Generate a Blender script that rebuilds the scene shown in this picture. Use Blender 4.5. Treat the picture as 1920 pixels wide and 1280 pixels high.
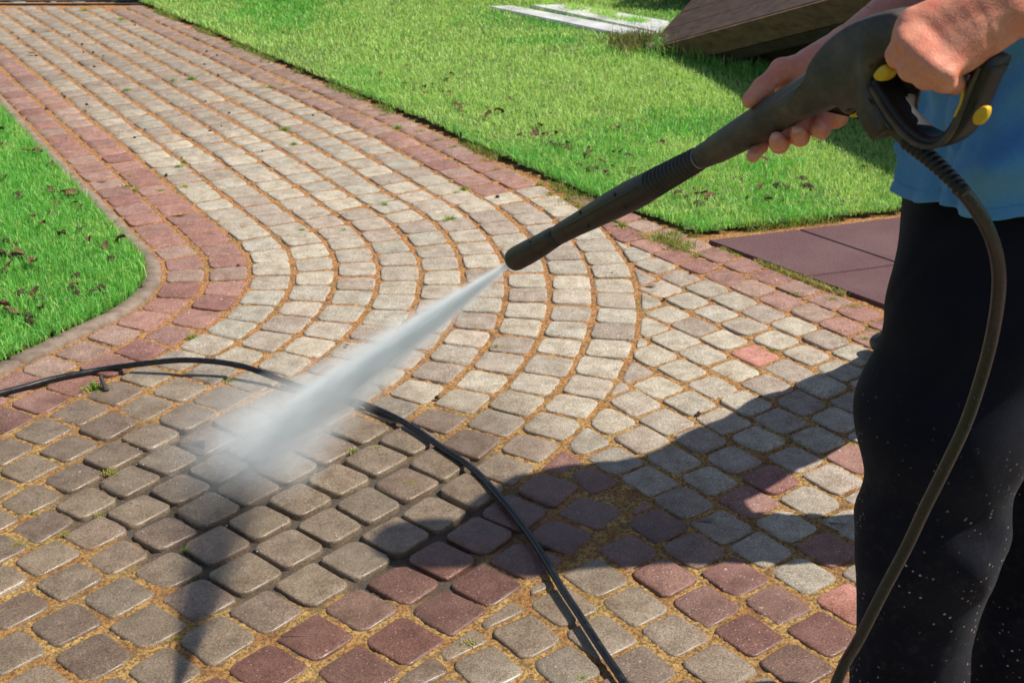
import bpy, bmesh, math, random
import numpy as np
from mathutils import Vector, Matrix

random.seed(7)
RNG = np.random.default_rng(11)
PI = math.pi
SC = bpy.context.scene
for o in list(bpy.data.objects):
    bpy.data.objects.remove(o)
COL = SC.collection

# ------------------------------------------------------------------ camera
CAM_H, PITCH, FPX = 1.41, math.radians(25), 2465.0
cam_d = bpy.data.cameras.new('camera')
cam = bpy.data.objects.new('camera', cam_d)
COL.objects.link(cam)
cam.location = (0, 0, CAM_H)
cam.rotation_euler = (PI / 2 - PITCH, 0, 0)
cam_d.sensor_width = 36
cam_d.lens = 36 * FPX / 1920
cam_d.clip_start = 0.05
cam_d.clip_end = 500
cam_d.dof.use_dof = True
cam_d.dof.focus_distance = 2.05
cam_d.dof.aperture_fstop = 15
SC.camera = cam

# ------------------------------------------------------------------ light
SUN_K = 0.725                        # metres of shadow per metre of height
SUN_EL = math.atan(1 / SUN_K)
world = bpy.data.worlds.new('World')
SC.world = world
world.use_nodes = True
wn = world.node_tree
sky = wn.nodes.new('ShaderNodeTexSky')
sky.sky_type = 'NISHITA'
sky.sun_disc = False
sky.sun_elevation = SUN_EL
sky.sun_rotation = math.radians(90)
wn.links.new(sky.outputs[0], wn.nodes['Background'].inputs[0])
wn.nodes['Background'].inputs[1].default_value = 0.085
sd = bpy.data.lights.new('sun', 'SUN')
sd.energy = 5.0
sd.angle = math.radians(0.55)
sd.color = (1.0, 0.955, 0.86)
sun = bpy.data.objects.new('sun', sd)
COL.objects.link(sun)
sun.rotation_euler = Vector((SUN_K, 0.0, 1)).to_track_quat('Z', 'Y').to_euler()
sun.location = (4, 0, 6)
SC.view_settings.view_transform = 'Standard'
SC.view_settings.look = 'None'
SC.view_settings.exposure = 0.22
SC.view_settings.gamma = 1
SC.render.engine = 'CYCLES'
SC.cycles.volume_bounces = 24
SC.cycles.max_bounces = 24

# ------------------------------------------------------------------ helpers
SP, CP = math.sin(PITCH), math.cos(PITCH)

def at(px, py, z):
    """point seen at photo pixel px,py at depth z in front of the camera"""
    x = (px - 960) / FPX * z
    u = (640 - py) / FPX * z
    return Vector((x, z * CP + u * SP, CAM_H - z * SP + u * CP))

def gp(px, py, h=0.0):
    """point at height h above the ground seen at photo pixel px,py"""
    x = (px - 960) / FPX
    u = (640 - py) / FPX
    d = (x, CP + u * SP, -SP + u * CP)
    t = (h - CAM_H) / d[2]
    return Vector((d[0] * t, d[1] * t, h))

def tag(o, label=None, cat=None, group=None, kind=None):
    if label: o['label'] = label
    if cat: o['category'] = cat
    if group: o['group'] = group
    if kind: o['kind'] = kind
    return o

def empty(name, loc):
    o = bpy.data.objects.new(name, None)
    o.empty_display_size = 0.05
    COL.objects.link(o)
    o.location = loc
    return o

def link(name, me, mat=None, parent=None, smooth=True):
    if mat is not None and not me.materials:
        for m in (mat if isinstance(mat, (list, tuple)) else [mat]):
            me.materials.append(m)
    if smooth:
        me.polygons.foreach_set('use_smooth', [True] * len(me.polygons))
    o = bpy.data.objects.new(name, me)
    COL.objects.link(o)
    if parent is not None:
        o.parent = parent
        o.matrix_parent_inverse = Matrix.Translation(parent.location).inverted()
    return o

def raw_mesh(name, verts, faces_flat, sizes, attrs=None):
    """fast mesh from numpy arrays"""
    me = bpy.data.meshes.new(name)
    verts = np.asarray(verts, dtype=np.float32)
    me.vertices.add(len(verts))
    me.vertices.foreach_set('co', verts.ravel())
    faces_flat = np.asarray(faces_flat, dtype=np.int32)
    sizes = np.asarray(sizes, dtype=np.int32)
    me.loops.add(len(faces_flat))
    me.loops.foreach_set('vertex_index', faces_flat)
    me.polygons.add(len(sizes))
    st = np.zeros(len(sizes), dtype=np.int32)
    st[1:] = np.cumsum(sizes)[:-1]
    me.polygons.foreach_set('loop_start', st)
    me.update(calc_edges=True)
    me.validate()
    for k, v in (attrs or {}).items():
        v = np.asarray(v, dtype=np.float32)
        if v.ndim == 1:
            a = me.attributes.new(k, 'FLOAT', 'POINT')
            a.data.foreach_set('value', v)
        else:
            a = me.attributes.new(k, 'FLOAT_COLOR', 'POINT')
            c = np.ones((len(v), 4), dtype=np.float32)
            c[:, :3] = v
            a.data.foreach_set('color', c.ravel())
    return me

def hash2(ix, iy, seed):
    v = np.sin(ix * 127.1 + iy * 311.7 + seed * 74.7) * 43758.5453
    return v - np.floor(v)

def vnoise(x, y, s=1.0, seed=0):
    x = np.asarray(x, dtype=np.float64) * s
    y = np.asarray(y, dtype=np.float64) * s
    ix, iy = np.floor(x), np.floor(y)
    fx, fy = x - ix, y - iy
    fx = fx * fx * (3 - 2 * fx)
    fy = fy * fy * (3 - 2 * fy)
    a = hash2(ix, iy, seed); b = hash2(ix + 1, iy, seed)
    c = hash2(ix, iy + 1, seed); d = hash2(ix + 1, iy + 1, seed)
    return (a * (1 - fx) + b * fx) * (1 - fy) + (c * (1 - fx) + d * fx) * fy

def sstep(a, b, x):
    t = np.clip((np.asarray(x, dtype=np.float64) - a) / (b - a), 0, 1)
    return t * t * (3 - 2 * t)

# ------------------------------------------------------------------ material helpers
class NT:
    def __init__(self, name):
        self.m = bpy.data.materials.new(name)
        self.m.use_nodes = True
        self.t = self.m.node_tree
        self.b = self.t.nodes['Principled BSDF']
        self.out = self.t.nodes['Material Output']
    def n(self, typ, **kw):
        x = self.t.nodes.new(typ)
        for k, v in kw.items():
            if k == 'inp':
                for a, b in v.items():
                    if isinstance(b, bpy.types.NodeSocket): self.t.links.new(b, x.inputs[a])
                    else: x.inputs[a].default_value = b
            else:
                setattr(x, k, v)
        return x
    def link(self, a, b): self.t.links.new(a, b)
    def coord(self):
        return self.n('ShaderNodeNewGeometry').outputs['Position']
    def objco(self):
        return self.n('ShaderNodeTexCoord').outputs['Object']
    def noise(self, co, scale, detail=3, rough=0.6, dist=0):
        return self.n('ShaderNodeTexNoise', inp={'Vector': co, 'Scale': scale, 'Detail': detail, 'Roughness': rough, 'Distortion': dist}).outputs['Fac']
    def ramp(self, fac, stops):
        r = self.n('ShaderNodeValToRGB', inp={'Fac': fac})
        e = r.color_ramp.elements
        while len(e) < len(stops): e.new(0.5)
        for i, (p, c) in enumerate(stops):
            e[i].position = p
            e[i].color = (c, c, c, 1) if isinstance(c, (int, float)) else (*c, 1)
        return r.outputs['Color']
    def mix(self, fac, a, b, mode='MIX'):
        x = self.n('ShaderNodeMix', data_type='RGBA', blend_type=mode)
        for i, v in ((0, fac), (6, a), (7, b)):
            if isinstance(v, bpy.types.NodeSocket): self.link(v, x.inputs[i])
            elif isinstance(v, (int, float)): x.inputs[i].default_value = v if i == 0 else (v, v, v, 1)
            else: x.inputs[i].default_value = (*v, 1)
        return x.outputs[2]
    def math(self, op, a, b=0.5, c=None):
        x = self.n('ShaderNodeMath', operation=op)
        for i, v in enumerate((a, b) if c is None else (a, b, c)):
            if isinstance(v, bpy.types.NodeSocket): self.link(v, x.inputs[i])
            else: x.inputs[i].default_value = v
        return x.outputs[0]
    def attr(self, name):
        return self.n('ShaderNodeAttribute', attribute_name=name)
    def set(self, **kw):
        for k, v in kw.items():
            k = {'color': 'Base Color', 'rough': 'Roughness', 'normal': 'Normal', 'spec': 'Specular IOR Level', 'metal': 'Metallic'}.get(k, k)
            if isinstance(v, bpy.types.NodeSocket): self.link(v, self.b.inputs[k])
            elif isinstance(v, (tuple, list)): self.b.inputs[k].default_value = (*v, 1)
            else: self.b.inputs[k].default_value = v
    def bump(self, h, strength=0.3, dist=0.002, normal=None):
        i = {'Height': h, 'Strength': strength, 'Distance': dist}
        if normal is not None: i['Normal'] = normal
        return self.n('ShaderNodeBump', inp=i).outputs['Normal']

def simple_mat(name, c1, c2, scale=60, rough=0.7, bump=0.2, dist=0.001, spec=0.5, obj=False, bscale=None):
    t = NT(name)
    co = t.objco() if obj else t.coord()
    f = t.noise(co, scale, 4)
    t.set(color=t.mix(t.ramp(f, [(0.3, 0.0), (0.7, 1.0)]), c1, c2), rough=rough, spec=spec)
    t.set(normal=t.bump(t.noise(co, bscale or scale * 5, 3), bump, dist))
    return t.m

# ------------------------------------------------------------------ materials
def mat_paver():
    t = NT('concrete_paver')
    co = t.coord()
    tint = t.attr('tint').outputs['Color']
    wet = t.attr('wet').outputs['Fac']
    big = t.noise(co, 22, 4, 0.65)
    col = t.mix(t.ramp(big, [(0.32, 0.0), (0.62, 1.0)]), t.mix(1.0, tint, (0.66, 0.62, 0.57), 'MULTIPLY'), tint)
    st = t.ramp(t.noise(co, 9, 5, 0.7, 0.6), [(0.60, 0.0), (0.72, 1.0)])
    col = t.mix(t.math('MULTIPLY', st, 0.7), col, t.mix(1.0, tint, (0.46, 0.41, 0.36), 'MULTIPLY'))
    s2 = t.ramp(t.noise(co, 48, 5, 0.75, 1.2), [(0.56, 0.0), (0.66, 1.0)])
    col = t.mix(t.math('MULTIPLY', s2, 0.75), col, t.mix(1.0, tint, (0.55, 0.47, 0.40), 'MULTIPLY'))
    fine = t.noise(co, 300, 4, 0.8)
    col = t.mix(1.0, col, t.ramp(fine, [(0.33, (0.42, 0.41, 0.40)), (0.50, (1.0, 1.0, 1.0)), (0.66, (1.65, 1.60, 1.52))]), 'MULTIPLY')
    vo = t.n('ShaderNodeTexVoronoi', inp={'Vector': co, 'Scale': 150.0, 'Randomness': 1.0})
    dots = t.math('MULTIPLY', t.math('LESS_THAN', vo.outputs['Distance'], 0.20),
                  t.math('GREATER_THAN', t.n('ShaderNodeSeparateColor', inp={'Color': vo.outputs['Color']}).outputs[0], 0.80))
    col = t.mix(t.math('MULTIPLY', dots, 0.8), col, (0.70, 0.64, 0.58))
    vb = t.n('ShaderNodeTexVoronoi', inp={'Vector': co, 'Scale': 34.0, 'Randomness': 1.0})
    bigdot = t.math('MULTIPLY', t.math('LESS_THAN', vb.outputs['Distance'], 0.10),
                    t.math('GREATER_THAN', t.n('ShaderNodeSeparateColor', inp={'Color': vb.outputs['Color']}).outputs[1], 0.86))
    col = t.mix(bigdot, col, (0.62, 0.42, 0.34))
    wcol = t.mix(1.0, col, (0.53, 0.45, 0.38), 'MULTIPLY')
    col = t.mix(wet, col, wcol)
    rgh = t.ramp(t.noise(co, 30, 4), [(0.35, 0.16), (0.65, 0.46)])
    rough = t.mix(wet, (0.92, 0.92, 0.92), rgh)
    t.link(t.math('MULTIPLY', wet, 0.22), t.b.inputs['Coat Weight'])
    t.b.inputs['Coat Roughness'].default_value = 0.24
    bmp = t.math('ADD', t.math('MULTIPLY', fine, 0.7), t.math('MULTIPLY', t.noise(co, 130, 3), 1.0))
    t.set(color=col, rough=rough, spec=0.5, normal=t.bump(bmp, 0.75, 0.0022))
    return t.m

def mat_moss():
    t = NT('joint_moss')
    co = t.coord()
    wash = t.attr('washed').outputs['Fac']
    far = t.attr('far').outputs['Fac']
    n1 = t.noise(co, 14, 4, 0.6)
    n2 = t.noise(co, 160, 4, 0.7)
    n3 = t.noise(co, 700, 2, 0.7)
    dry = t.mix(t.ramp(n1, [(0.38, 0.0), (0.62, 1.0)]), (0.46, 0.210, 0.055), (0.70, 0.44, 0.14))
    dry = t.mix(far, dry, (0.66, 0.31, 0.105))
    grn = t.ramp(t.noise(co, 6, 3), [(0.57, 0.0), (0.68, 1.0)])
    dry = t.mix(t.math('MULTIPLY', grn, 0.5), dry, (0.30, 0.27, 0.06))
    dry = t.mix(t.ramp(n2, [(0.40, 0.9), (0.60, 0.0)]), dry, (0.12, 0.050, 0.018))
    dry = t.mix(t.ramp(t.noise(co, 30, 3), [(0.55, 0.0), (0.68, 0.75)]), dry, (0.14, 0.085, 0.040))
    dry = t.mix(t.ramp(n3, [(0.60, 0.0), (0.72, 0.8)]), dry, (0.85, 0.62, 0.30))
    grit = t.mix(t.ramp(n3, [(0.42, 0.0), (0.66, 1.0)]), (0.040, 0.030, 0.022), (0.20, 0.155, 0.11))
    col = t.mix(wash, dry, grit)
    rough = t.mix(wash, (0.95, 0.95, 0.95), (0.42, 0.42, 0.42))
    t.set(color=col, rough=rough, normal=t.bump(t.math('ADD', n3, n2), 0.9, 0.004))
    return t.m

def mat_blade(name, rough=0.45, trans=0.42):
    t = NT(name)
    c = t.attr('tint').outputs['Color']
    t.set(color=c, rough=rough, spec=0.35)
    tr = t.n('ShaderNodeBsdfTranslucent', inp={'Color': t.mix(1.0, c, (1.15, 1.15, 0.6), 'MULTIPLY')})
    mx = t.n('ShaderNodeMixShader', inp={0: trans, 1: t.b.outputs[0], 2: tr.outputs[0]})
    t.link(mx.outputs[0], t.out.inputs[0])
    return t.m

def mat_lawn_ground():
    t = NT('lawn_soil')
    co = t.coord()
    f = t.noise(co, 45, 4, 0.7)
    t.set(color=t.mix(t.ramp(f, [(0.35, 0.0), (0.65, 1.0)]), (0.045, 0.085, 0.018), (0.12, 0.17, 0.04)), rough=0.95,
          normal=t.bump(t.noise(co, 220, 3), 0.8, 0.006))
    return t.m

def mat_rubber():
    t = NT('rubber_granules')
    co = t.coord()
    f = t.noise(co, 260, 2, 0.7)
    b = t.noise(co, 5, 3)
    c = t.mix(t.ramp(f, [(0.35, 0.0), (0.65, 1.0)]), (0.060, 0.026, 0.030), (0.165, 0.078, 0.080))
    c = t.mix(t.ramp(b, [(0.4, 0.0), (0.7, 0.35)]), c, (0.17, 0.11, 0.10))
    t.set(color=c, rough=0.85, normal=t.bump(f, 0.7, 0.003))
    return t.m

def mat_skin():
    t = NT('skin')
    co = t.coord()
    f = t.noise(co, 40, 4, 0.6)
    f2 = t.noise(co, 260, 3, 0.7)
    c = t.mix(t.ramp(f, [(0.35, 0.0), (0.65, 1.0)]), (0.76, 0.235, 0.145), (0.82, 0.34, 0.215))
    c = t.mix(t.ramp(f2, [(0.45, 0.0), (0.75, 0.35)]), c, (0.46, 0.16, 0.10))
    vo = t.n('ShaderNodeTexVoronoi', inp={'Vector': co, 'Scale': 520.0, 'Randomness': 1.0})
    h = t.math('ADD', t.math('MULTIPLY', vo.outputs['Distance'], 0.5), f2)
    t.set(color=c, rough=0.5, spec=0.42, normal=t.bump(h, 0.28, 0.0012))
    t.set(**{'Subsurface Weight': 0.12, 'Subsurface Scale': 0.006})
    t.b.inputs['Subsurface Radius'].default_value = (1.0, 0.35, 0.2)
    return t.m

def mat_fabric(name, c1, c2, weave=900, bump=0.25, rough=0.9, sheen=0.3, dust=False, big=7):
    t = NT(name)
    co = t.coord()
    f = t.noise(co, big, 4, 0.6)
    c = t.mix(t.ramp(f, [(0.35, 0.0), (0.65, 1.0)]), c1, c2)
    w = t.noise(co, weave, 2, 0.6)
    c = t.mix(1.0, c, t.ramp(w, [(0.3, (0.8, 0.8, 0.8)), (0.7, (1.2, 1.2, 1.2))]), 'MULTIPLY')
    if dust:
        vo = t.n('ShaderNodeTexVoronoi', inp={'Vector': co, 'Scale': 120.0, 'Randomness': 1.0})
        d = t.math('MULTIPLY', t.math('LESS_THAN', vo.outputs['Distance'], 0.21),
                   t.math('GREATER_THAN', t.n('ShaderNodeSeparateColor', inp={'Color': vo.outputs['Color']}).outputs[0], 0.62))
        patch = t.ramp(t.noise(co, 11, 3), [(0.44, 0.0), (0.56, 1.0)])
        z = t.n('ShaderNodeSeparateXYZ', inp={'Vector': co}).outputs[2]
        low = t.n('ShaderNodeMapRange', inp={'Value': z, 'From Min': 0.72, 'From Max': 0.42, 'To Min': 0.0, 'To Max': 1.0}).outputs[0]
        c = t.mix(t.math('MULTIPLY', t.math('MULTIPLY', d, patch), low), c, (0.50, 0.34, 0.26))
        haze = t.ramp(t.noise(co, 60, 4, 0.7), [(0.52, 0.0), (0.75, 0.22)])
        c = t.mix(t.math('MULTIPLY', haze, low), c, (0.10, 0.08, 0.07))
    t.set(color=c, rough=rough, spec=0.2, normal=t.bump(t.math('ADD', w, t.math('MULTIPLY', t.noise(co, 60, 3), 2.0)), bump, 0.0012))
    t.set(**{'Sheen Weight': sheen})
    return t.m

def mat_hose():
    t = NT('black_rubber_hose')
    co = t.coord()
    f = t.noise(co, 90, 4, 0.7)
    c = t.mix(t.ramp(f, [(0.45, 0.0), (0.75, 1.0)]), (0.004, 0.005, 0.007), (0.015, 0.016, 0.018))
    vo = t.n('ShaderNodeTexVoronoi', inp={'Vector': co, 'Scale': 260.0})
    d = t.math('MULTIPLY', t.math('LESS_THAN', vo.outputs['Distance'], 0.2),
               t.math('GREATER_THAN', t.n('ShaderNodeSeparateColor', inp={'Color': vo.outputs['Color']}).outputs[0], 0.7))
    c = t.mix(t.math('MULTIPLY', d, 0.5), c, (0.16, 0.15, 0.14))
    t.set(color=c, rough=t.ramp(f, [(0.3, 0.24), (0.7, 0.5)]), spec=0.6, normal=t.bump(f, 0.15, 0.001))
    return t.m

def mat_plastic(name, base, dusty, scale=26, amt=0.5, rough=0.5):
    t = NT(name)
    co = t.coord()
    f = t.noise(co, scale, 5, 0.7)
    g = t.noise(co, 900, 2, 0.7)
    c = t.mix(t.ramp(f, [(0.40, 0.0), (0.72, amt)]), base, dusty)
    c = t.mix(t.ramp(g, [(0.6, 0.0), (0.8, 0.35)]), c, dusty)
    t.set(color=c, rough=rough, spec=0.45, normal=t.bump(g, 0.22, 0.0006))
    return t.m

def mat_wood(name, c1, c2, axis_scale=(2, 2, 6)):
    t = NT(name)
    mp = t.n('ShaderNodeMapping', inp={'Vector': t.objco()})
    mp.inputs['Scale'].default_value = axis_scale
    f = t.noise(mp.outputs[0], 6, 5, 0.65, 0.3)
    c = t.mix(t.ramp(f, [(0.35, 0.0), (0.65, 1.0)]), c1, c2)
    t.set(color=c, rough=0.85, normal=t.bump(f, 0.25, 0.002))
    return t.m

M = dict(
    paver=mat_paver(), moss=mat_moss(), blade=mat_blade('grass_blade'), lawn=mat_lawn_ground(),
    weed=mat_blade('weed_blade', 0.6, 0.35),
    rubber=mat_rubber(), skin=mat_skin(), hose=mat_hose(),
    kerb=simple_mat('weathered_concrete', (0.15, 0.105, 0.078), (0.30, 0.23, 0.175), 30, 0.9, 0.5, 0.003),
    slab=simple_mat('pale_concrete', (0.34, 0.34, 0.35), (0.62, 0.62, 0.62), 9, 0.85, 0.4, 0.002),
    soil=simple_mat('dark_soil', (0.035, 0.018, 0.010), (0.10, 0.055, 0.035), 140, 0.95, 0.9, 0.004),
    leaf=simple_mat('dead_leaf', (0.05, 0.022, 0.014), (0.20, 0.085, 0.045), 70, 0.85, 0.6, 0.002),
    stick=simple_mat('bark', (0.03, 0.02, 0.018), (0.09, 0.065, 0.055), 150, 0.8, 0.8, 0.002),
    plastic=mat_plastic('dusty_black_plastic', (0.046, 0.039, 0.032), (0.17, 0.125, 0.09), amt=0.65),
    lance=mat_plastic('scuffed_lance_plastic', (0.022, 0.019, 0.017), (0.075, 0.055, 0.042), 40, 0.45, 0.42),
    dark=mat_plastic('clean_black_plastic', (0.008, 0.008, 0.009), (0.03, 0.026, 0.022), 30, 0.3, 0.45),
    yellow=mat_plastic('yellow_plastic', (0.75, 0.46, 0.012), (0.52, 0.30, 0.02), 60, 0.4, 0.4),
    nail=simple_mat('finger_nail', (0.74, 0.32, 0.22), (0.80, 0.40, 0.29), 90, 0.35, 0.05, 0.0004),
    shirt=mat_fabric('blue_cotton', (0.085, 0.265, 0.54), (0.14, 0.36, 0.64), 1300, 0.30, 0.92, 0.08),
    trousers=mat_fabric('dark_navy_cotton', (0.0030, 0.0036, 0.0085), (0.0065, 0.0078, 0.017), 1100, 0.35, 0.9, 0.03, True),
    hair=simple_mat('brown_hair', (0.03, 0.018, 0.01), (0.06, 0.035, 0.02), 300, 0.6, 0.6, 0.002),
    shoe=simple_mat('black_leather', (0.012, 0.012, 0.012), (0.03, 0.028, 0.026), 80, 0.5, 0.3, 0.001),
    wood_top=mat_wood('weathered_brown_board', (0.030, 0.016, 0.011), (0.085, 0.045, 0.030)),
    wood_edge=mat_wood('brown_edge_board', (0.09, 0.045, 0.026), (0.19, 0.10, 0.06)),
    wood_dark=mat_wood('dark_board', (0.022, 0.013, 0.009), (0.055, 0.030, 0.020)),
    dark_grey=simple_mat('dark_grey_strip', (0.015, 0.016, 0.018), (0.05, 0.05, 0.05), 60, 0.6, 0.4, 0.001),
    grey_top=mat_fabric('grey_cotton', (0.10, 0.10, 0.11), (0.16, 0.16, 0.17)),
    jeans=mat_fabric('blue_denim', (0.03, 0.05, 0.10), (0.05, 0.08, 0.15)),
)

# ------------------------------------------------------------------ layout of the paved drive
CEN = np.array([-1.45, 3.38])         # centre round which the courses turn
R0, DR = 0.47, 0.1207
NCOL = 11
R_EDGE = R0 + NCOL * DR               # 1.798
TH1 = math.radians(31)

def th2(R):
    return math.radians(-30 - 11 * float(np.clip((R - 0.75) / 0.75, 0, 1)))

def course(R, n_far=4.6, n_near=1.9, step=0.02):
    """centre line of the course at radius R: far straight, turn, near straight"""
    pts = []
    n = np.array([math.cos(TH1), math.sin(TH1)])
    d = np.array([-math.sin(TH1), math.cos(TH1)])
    for t in np.arange(n_far, 0, -step):
        Re = R0 + (R - R0) * (1 - 0.057 * max(0, t - 0.85))
        pts.append(CEN + Re * n + d * t)
    t2 = th2(R)
    for th in np.linspace(TH1, t2, max(6, int(R * (TH1 - t2) / step))):
        pts.append(CEN + R * np.array([math.cos(th), math.sin(th)]))
    n = np.array([math.cos(t2), math.sin(t2)])
    d = np.array([math.sin(t2), -math.cos(t2)])
    for t in np.arange(step, n_near, step):
        pts.append(CEN + R * n + d * t)
    return np.array(pts)

ROW_A = math.radians(-53.0)
FV = np.array([math.cos(ROW_A), math.sin(ROW_A)])          # along the field rows
FN = np.array([-FV[1], FV[0]])                              # to the far right
F0 = np.array([0.6044, 2.9477])
FP, FR, FS = 0.106, 0.103, 0.030

def wetness(x, y):
    x = np.asarray(x, dtype=np.float64); y = np.asarray(y, dtype=np.float64)
    n = vnoise(x, y, 7, 3) * 0.5 + vnoise(x, y, 19, 4) * 0.25
    d = np.hypot((x + 0.62) / 0.98, (y - 2.12) / 0.74)
    w = 1 - sstep(0.75, 1.25, d + 0.45 * (n - 0.37))
    band = (1 - sstep(1.85, 2.20, y + 0.25 * (n - 0.37))) * 0.80
    return np.maximum(w, band)

def washed(x, y):
    x = np.asarray(x, dtype=np.float64); y = np.asarray(y, dtype=np.float64)
    n = vnoise(x, y, 9, 5) * 0.6 + vnoise(x, y, 26, 6) * 0.4
    a = math.radians(-20)
    dx, dy = x + 0.43, y - 2.28
    u = dx * math.cos(a) + dy * math.sin(a); v = -dx * math.sin(a) + dy * math.cos(a)
    d = np.hypot(u / 0.50, v / 0.34)
    return 1 - sstep(0.80, 1.15, d + 0.5 * (n - 0.5))

def inset_poly(P, dd):
    """shift every edge of a counter-clockwise convex polygon inwards by d"""
    n = len(P); out = []
    L = []
    if isinstance(dd, float): dd = [dd] * n
    for i in range(n):
        d = dd[i]
        a, b = P[i], P[(i + 1) % n]
        e = b - a; ln = np.hypot(*e)
        if ln < 1e-6: return None
        e = e / ln
        L.append((a + np.array([-e[1], e[0]]) * d, e))
    for i in range(n):
        (p, e), (q, f) = L[i - 1], L[i]
        cr = e[0] * f[1] - e[1] * f[0]
        if abs(cr) < 1e-5: out.append(q); continue
        t = ((q - p)[0] * f[1] - (q - p)[1] * f[0]) / cr
        out.append(p + e * t)
    return np.array(out)

def area(P):
    x, y = P[:, 0], P[:, 1]
    return 0.5 * float(np.sum(x * np.roll(y, -1) - np.roll(x, -1) * y))

def clean_poly(P, tol=0.012):
    out = []
    for i in range(len(P)):
        if np.hypot(*(P[i] - P[i - 1])) > tol: out.append(P[i])
    return np.array(out)

def round_poly(P, r, seg=4):
    out = []
    n = len(P)
    for i in range(n):
        p, a, b = P[i], P[i - 1], P[(i + 1) % n]
        u = a - p; v = b - p
        lu, lv = np.hypot(*u), np.hypot(*v)
        u, v = u / lu, v / lv
        rr = min(r * random.uniform(0.75, 1.25), 0.42 * lu, 0.42 * lv)
        s, e = p + u * rr, p + v * rr
        for k in range(seg + 1):
            t = k / seg
            out.append((1 - t) ** 2 * s + 2 * t * (1 - t) * (p * 0.82 + (s + e) * 0.09) + t * t * e)
    return np.array(out)

class Stones:
    def __init__(self):
        self.v = []; self.f = []; self.s = []; self.c = []; self.n = 0; self.cent = []
    def add(self, P, col, gap=0.0044, near=True, rad=0.018, gaps=None):
        if area(P) < 0: P = P[::-1]
        P = clean_poly(P)
        if len(P) < 3: return
        if gaps is not None and len(P) == 4: gap = [gaps[0], gaps[1], gaps[0], gaps[1]]
        Q = inset_poly(P, gap)
        if Q is None or len(Q) < 3 or area(Q) < 0.0008: return
        Q = clean_poly(Q, 0.006)
        if len(Q) < 3: return
        c = Q.mean(0)
        Q = c + (Q - c) * random.uniform(0.972, 1.01) + np.array([random.gauss(0, 0.0011), random.gauss(0, 0.0011)])
        Q = Q + np.array([[random.gauss(0, 0.0012), random.gauss(0, 0.0012)] for _ in Q])
        O = round_poly(Q, rad, 4 if near else 2)
        n = len(O)
        T = np.roll(O, -1, 0) - np.roll(O, 1, 0)
        T = T / np.maximum(np.hypot(T[:, 0], T[:, 1])[:, None], 1e-9)
        N = np.stack([-T[:, 1], T[:, 0]], 1)              # inward
        wob = np.array([random.gauss(0, 0.0009) for _ in range(n)])
        if near and area(Q) > 0.0065 and random.random() < 0.38:                    # a knocked-off corner or edge
            k0 = random.randrange(n)
            for dk, am in ((-2, .3), (-1, .8), (0, 1.0), (1, .7), (2, .2)):
                wob[(k0 + dk) % n] += am * random.uniform(0.003, 0.0075)
        tx, ty = random.gauss(0, 0.013), random.gauss(0, 0.013)
        dz = max(-0.0012, random.gauss(0, 0.0015))
        prof = ((0.0, -0.035), (0.0, -0.0058), (0.0008, -0.0026), (0.0027, -0.0008), (0.0060, -0.0001)) if near else \
               ((0.0, -0.02), (0.0, -0.006), (0.004, -0.001))
        rings = []
        for k, (ins, z) in enumerate(prof):
            R = O + N * (ins + (wob[:, None] if k > 1 else 0))
            zz = z + (R[:, 0] - c[0]) * tx + (R[:, 1] - c[1]) * ty + dz
            rings.append(np.column_stack([R, zz]))
        if area(Q) < 0.0055:
            rings = [np.column_stack([c + (O - c) * f_, np.full(n, z_ + dz)]) for f_, z_ in ((1, -0.035), (1, -0.0075), (0.965, -0.0038), (0.90, -0.0012), (0.78, -0.0002))[:len(prof)]]
        top = c + (rings[-1][:, :2] - c) * 0.5
        rings.append(np.column_stack([top, (top[:, 0] - c[0]) * tx + (top[:, 1] - c[1]) * ty + dz + 0.0002]))
        V = np.concatenate(rings + [np.array([[c[0], c[1], dz + 0.0002]])])
        b = self.n
        k = len(rings)
        i = np.arange(n); j = (i + 1) % n
        for r in range(k - 1):
            q = np.stack([b + r * n + i, b + r * n + j, b + (r + 1) * n + j, b + (r + 1) * n + i], 1)
            self.f.append(q.ravel()); self.s.append(np.full(n, 4))
        q = np.stack([b + (k - 1) * n + i, b + (k - 1) * n + j, np.full(n, b + k * n)], 1)
        self.f.append(q.ravel()); self.s.append(np.full(n, 3))
        self.v.append(V); self.n += len(V)
        self.c.append(np.tile(np.array(col), (len(V), 1)))

GREYS = [(0.405, 0.355, 0.280), (0.38, 0.335, 0.270), (0.42, 0.370, 0.295), (0.365, 0.315, 0.255), (0.395, 0.335, 0.270), (0.37, 0.335, 0.275), (0.325, 0.265, 0.215), (0.345, 0.285, 0.235)]
REDS = [(0.290, 0.152, 0.122), (0.265, 0.135, 0.112), (0.32, 0.175, 0.142), (0.27, 0.150, 0.125), (0.245, 0.120, 0.102), (0.30, 0.175, 0.145)]

def tint(kind, fade=0.0):
    c = random.choice(REDS if kind == 'red' else GREYS)
    if kind == 'pink': c = (0.50, 0.235, 0.185)
    k = random.uniform(0.90, 1.10) * 1.13
    g_ = (0.34, 0.275, 0.215)
    k *= 1 - 0.20 * min(1.0, fade / 0.5)
    if kind == 'red' and random.random() < 0.16: fade = max(fade, random.uniform(0.3, 0.6))
    return tuple((v * (1 - fade) + w * fade) * k for v, w in zip(c, g_))

RED_PX = [(1230, 985), (1300, 1035), (1170, 1035), (1245, 1090), (1380, 1087), (1320, 1140), (1450, 1137), (1400, 1195),
          (1545, 1190), (1495, 1245), (1555, 1025), (1395, 935), (1445, 890), (1160, 945), (1095, 970), (1130, 1020),
          (1590, 855), (1110, 905), (1065, 870), (1025, 905), (1600, 1280)]
RED_G = [np.array(gp(*p)[:2]) for p in RED_PX]
PINK_G = [np.array(gp(*p)[:2]) for p in [(1423, 665), (1585, 1130)]]

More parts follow.
